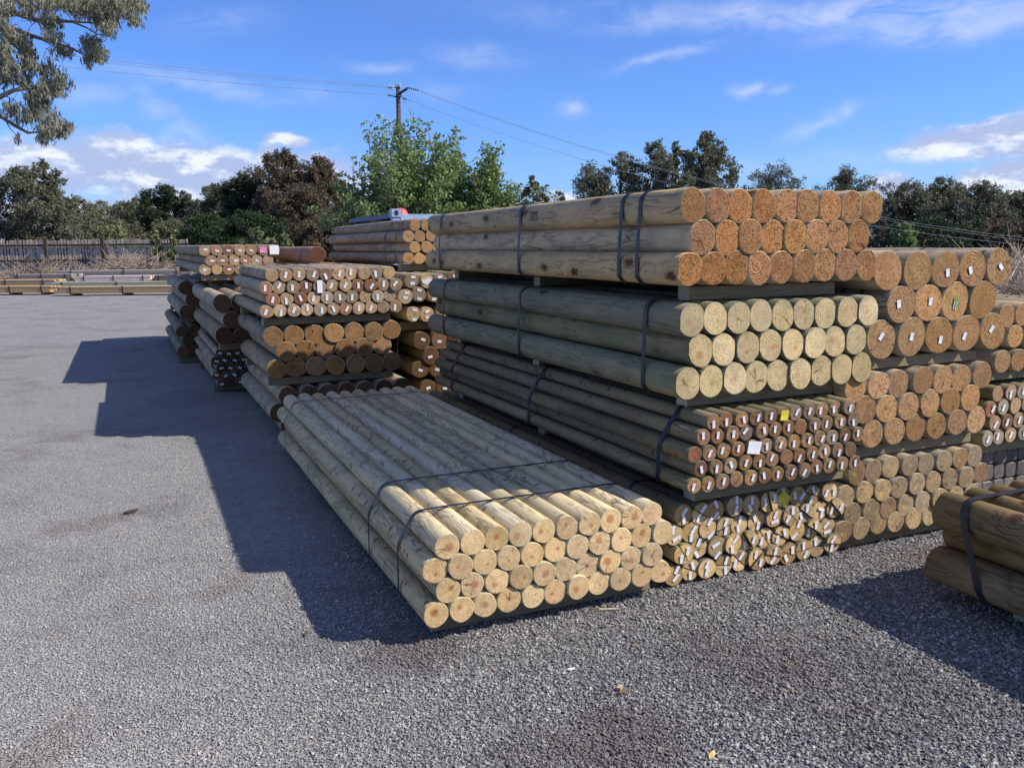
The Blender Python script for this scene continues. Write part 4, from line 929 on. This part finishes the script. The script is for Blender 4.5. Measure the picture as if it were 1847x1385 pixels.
Fc.append(tuple(range(nr * ns, (nr + 1) * ns))); b.add(V, Fc, 0, True)
b.tube([(0, 0, -.04), (0, 0, .004)], [.15, .15], 18)
o = b.build('dome', red_m, None, (dp.x, dp.y, zt + .015)); tag(o, 'faded red plastic dome resting on the blue container roof', 'dome')

# ------------------------------------------------------------------ power pole and wires
polem = simple('dark_hardwood_pole', (.075, .062, .055), .85, 0, 10, .4, .2, .4); ins_m = simple('pale_insulator', (.55, .58, .58), .3)
dP = 45.; pt = at(718, 156, dP); hP = pt.z; pr_ = (pt.x, pt.y); root = empty('power_pole', (pt.x, pt.y, 0)); tag(root, 'tall dark timber power pole rising through the bright green tree', 'power pole')
b = MB(); b.tube([(-.12, 0, -.2), (-.06, 0, hP * .5), (0, 0, hP)], [.17, .145, .115], 12); b.build('pole', polem, root)
def lv(px, py, d=dP): p = at(px, py, d); return Vector((p.x - pr_[0], p.y - pr_[1], p.z))
b = MB(); a0, a1 = lv(716, 172, dP + .3), lv(735, 160, dP - 1.8); dd = a1 - a0; b.tube([a0, a0 + dd * .5, a1], [.075, .075, .075], 4, 0, False); b.build('crossarm', polem, root)
b = MB(); b.tube([lv(718, 184), lv(723, 170, dP - .6)], .03, 5); b.build('brace', polem, root)
b = MB(); b.tube([lv(711, 175), lv(725, 174)], .045, 5); b.build('lower_arm', polem, root)
for (x_, y_) in ((703, 157), (708, 158), (716, 154), (721, 154)):
    b = MB(); p = lv(x_, y_, dP - .1)
    for k in range(3): b.tube([p + Vector((0, 0, -.1 + k * .08)), p + Vector((0, 0, -.06 + k * .08))], [.075, .05], 8)
    b.build('insulator', ins_m, root)
b = MB(); b.tube([lv(700, 158), lv(720, 158.5)], .025, 5); b.build('insulator_arm', polem, root)
for (x0_, y0_, x1_, y1_) in ((737, 159, 757, 164), (700, 172, 711, 174), (726, 177, 734, 180)):
    b = MB(); p, e = lv(x0_, y0_, dP - .4), lv(x1_, y1_, dP - .4); n_ = 5
    for k in range(n_): b.tube([p.lerp(e, k / n_), p.lerp(e, (k + .6) / n_)], [.055, .035], 6)
    b.build('strain_insulator', polem, root)
wm = simple('aluminium_wire', (.30, .32, .36), .5, .3); wm2 = simple('pale_power_wire', (.28, .30, .34), .5, .3)
def wire(label, P, m=wm, r=.009):
    b = MB(); pts = []
    for i in range(len(P) - 1):
        for k in range(8): pts.append(P[i].lerp(P[i + 1], k / 8))
    pts.append(P[-1]); b.tube(pts, r, 4); o = b.build('power_line', m, None); tag(o, label, 'power line', 'power lines on the pole')
def sag(A_, B_, s, n=12):
    return [A_.lerp(B_, i / n) - Vector((0, 0, 4 * s * (i / n) * (1 - i / n))) for i in range(n + 1)]
wire('upper power line running from the pole to the top left', sag(at(703, 156.5, dP), at(-200, 62, 38), .15))
wire('second upper power line running just below it to the top left', sag(at(708, 159, dP), at(-200, 68, 37), .18), r=.009)
wire('lower power line running from the pole to the left', sag(at(700, 172, dP), at(-200, 86, 38), .15))
wire('upper power line running from the pole down to the right behind the stacks', sag(at(757, 164, dP), at(1960, 441, 44), 1.2), wm2, .008)
wire('middle power line running down to the right behind the stacks', sag(at(757, 166, dP + .4), at(1960, 446, 44.5), 1.2), wm2, .007)
wire('lowest power line running from the pole down to the right', sag(at(734, 180, dP), at(1960, 451, 43), 1.35), wm2, .008)
wire('thin stay wire slanting down from the pole into the green tree', sag(at(726, 178, dP), at(765, 250, dP - 3), 0.), r=.012)
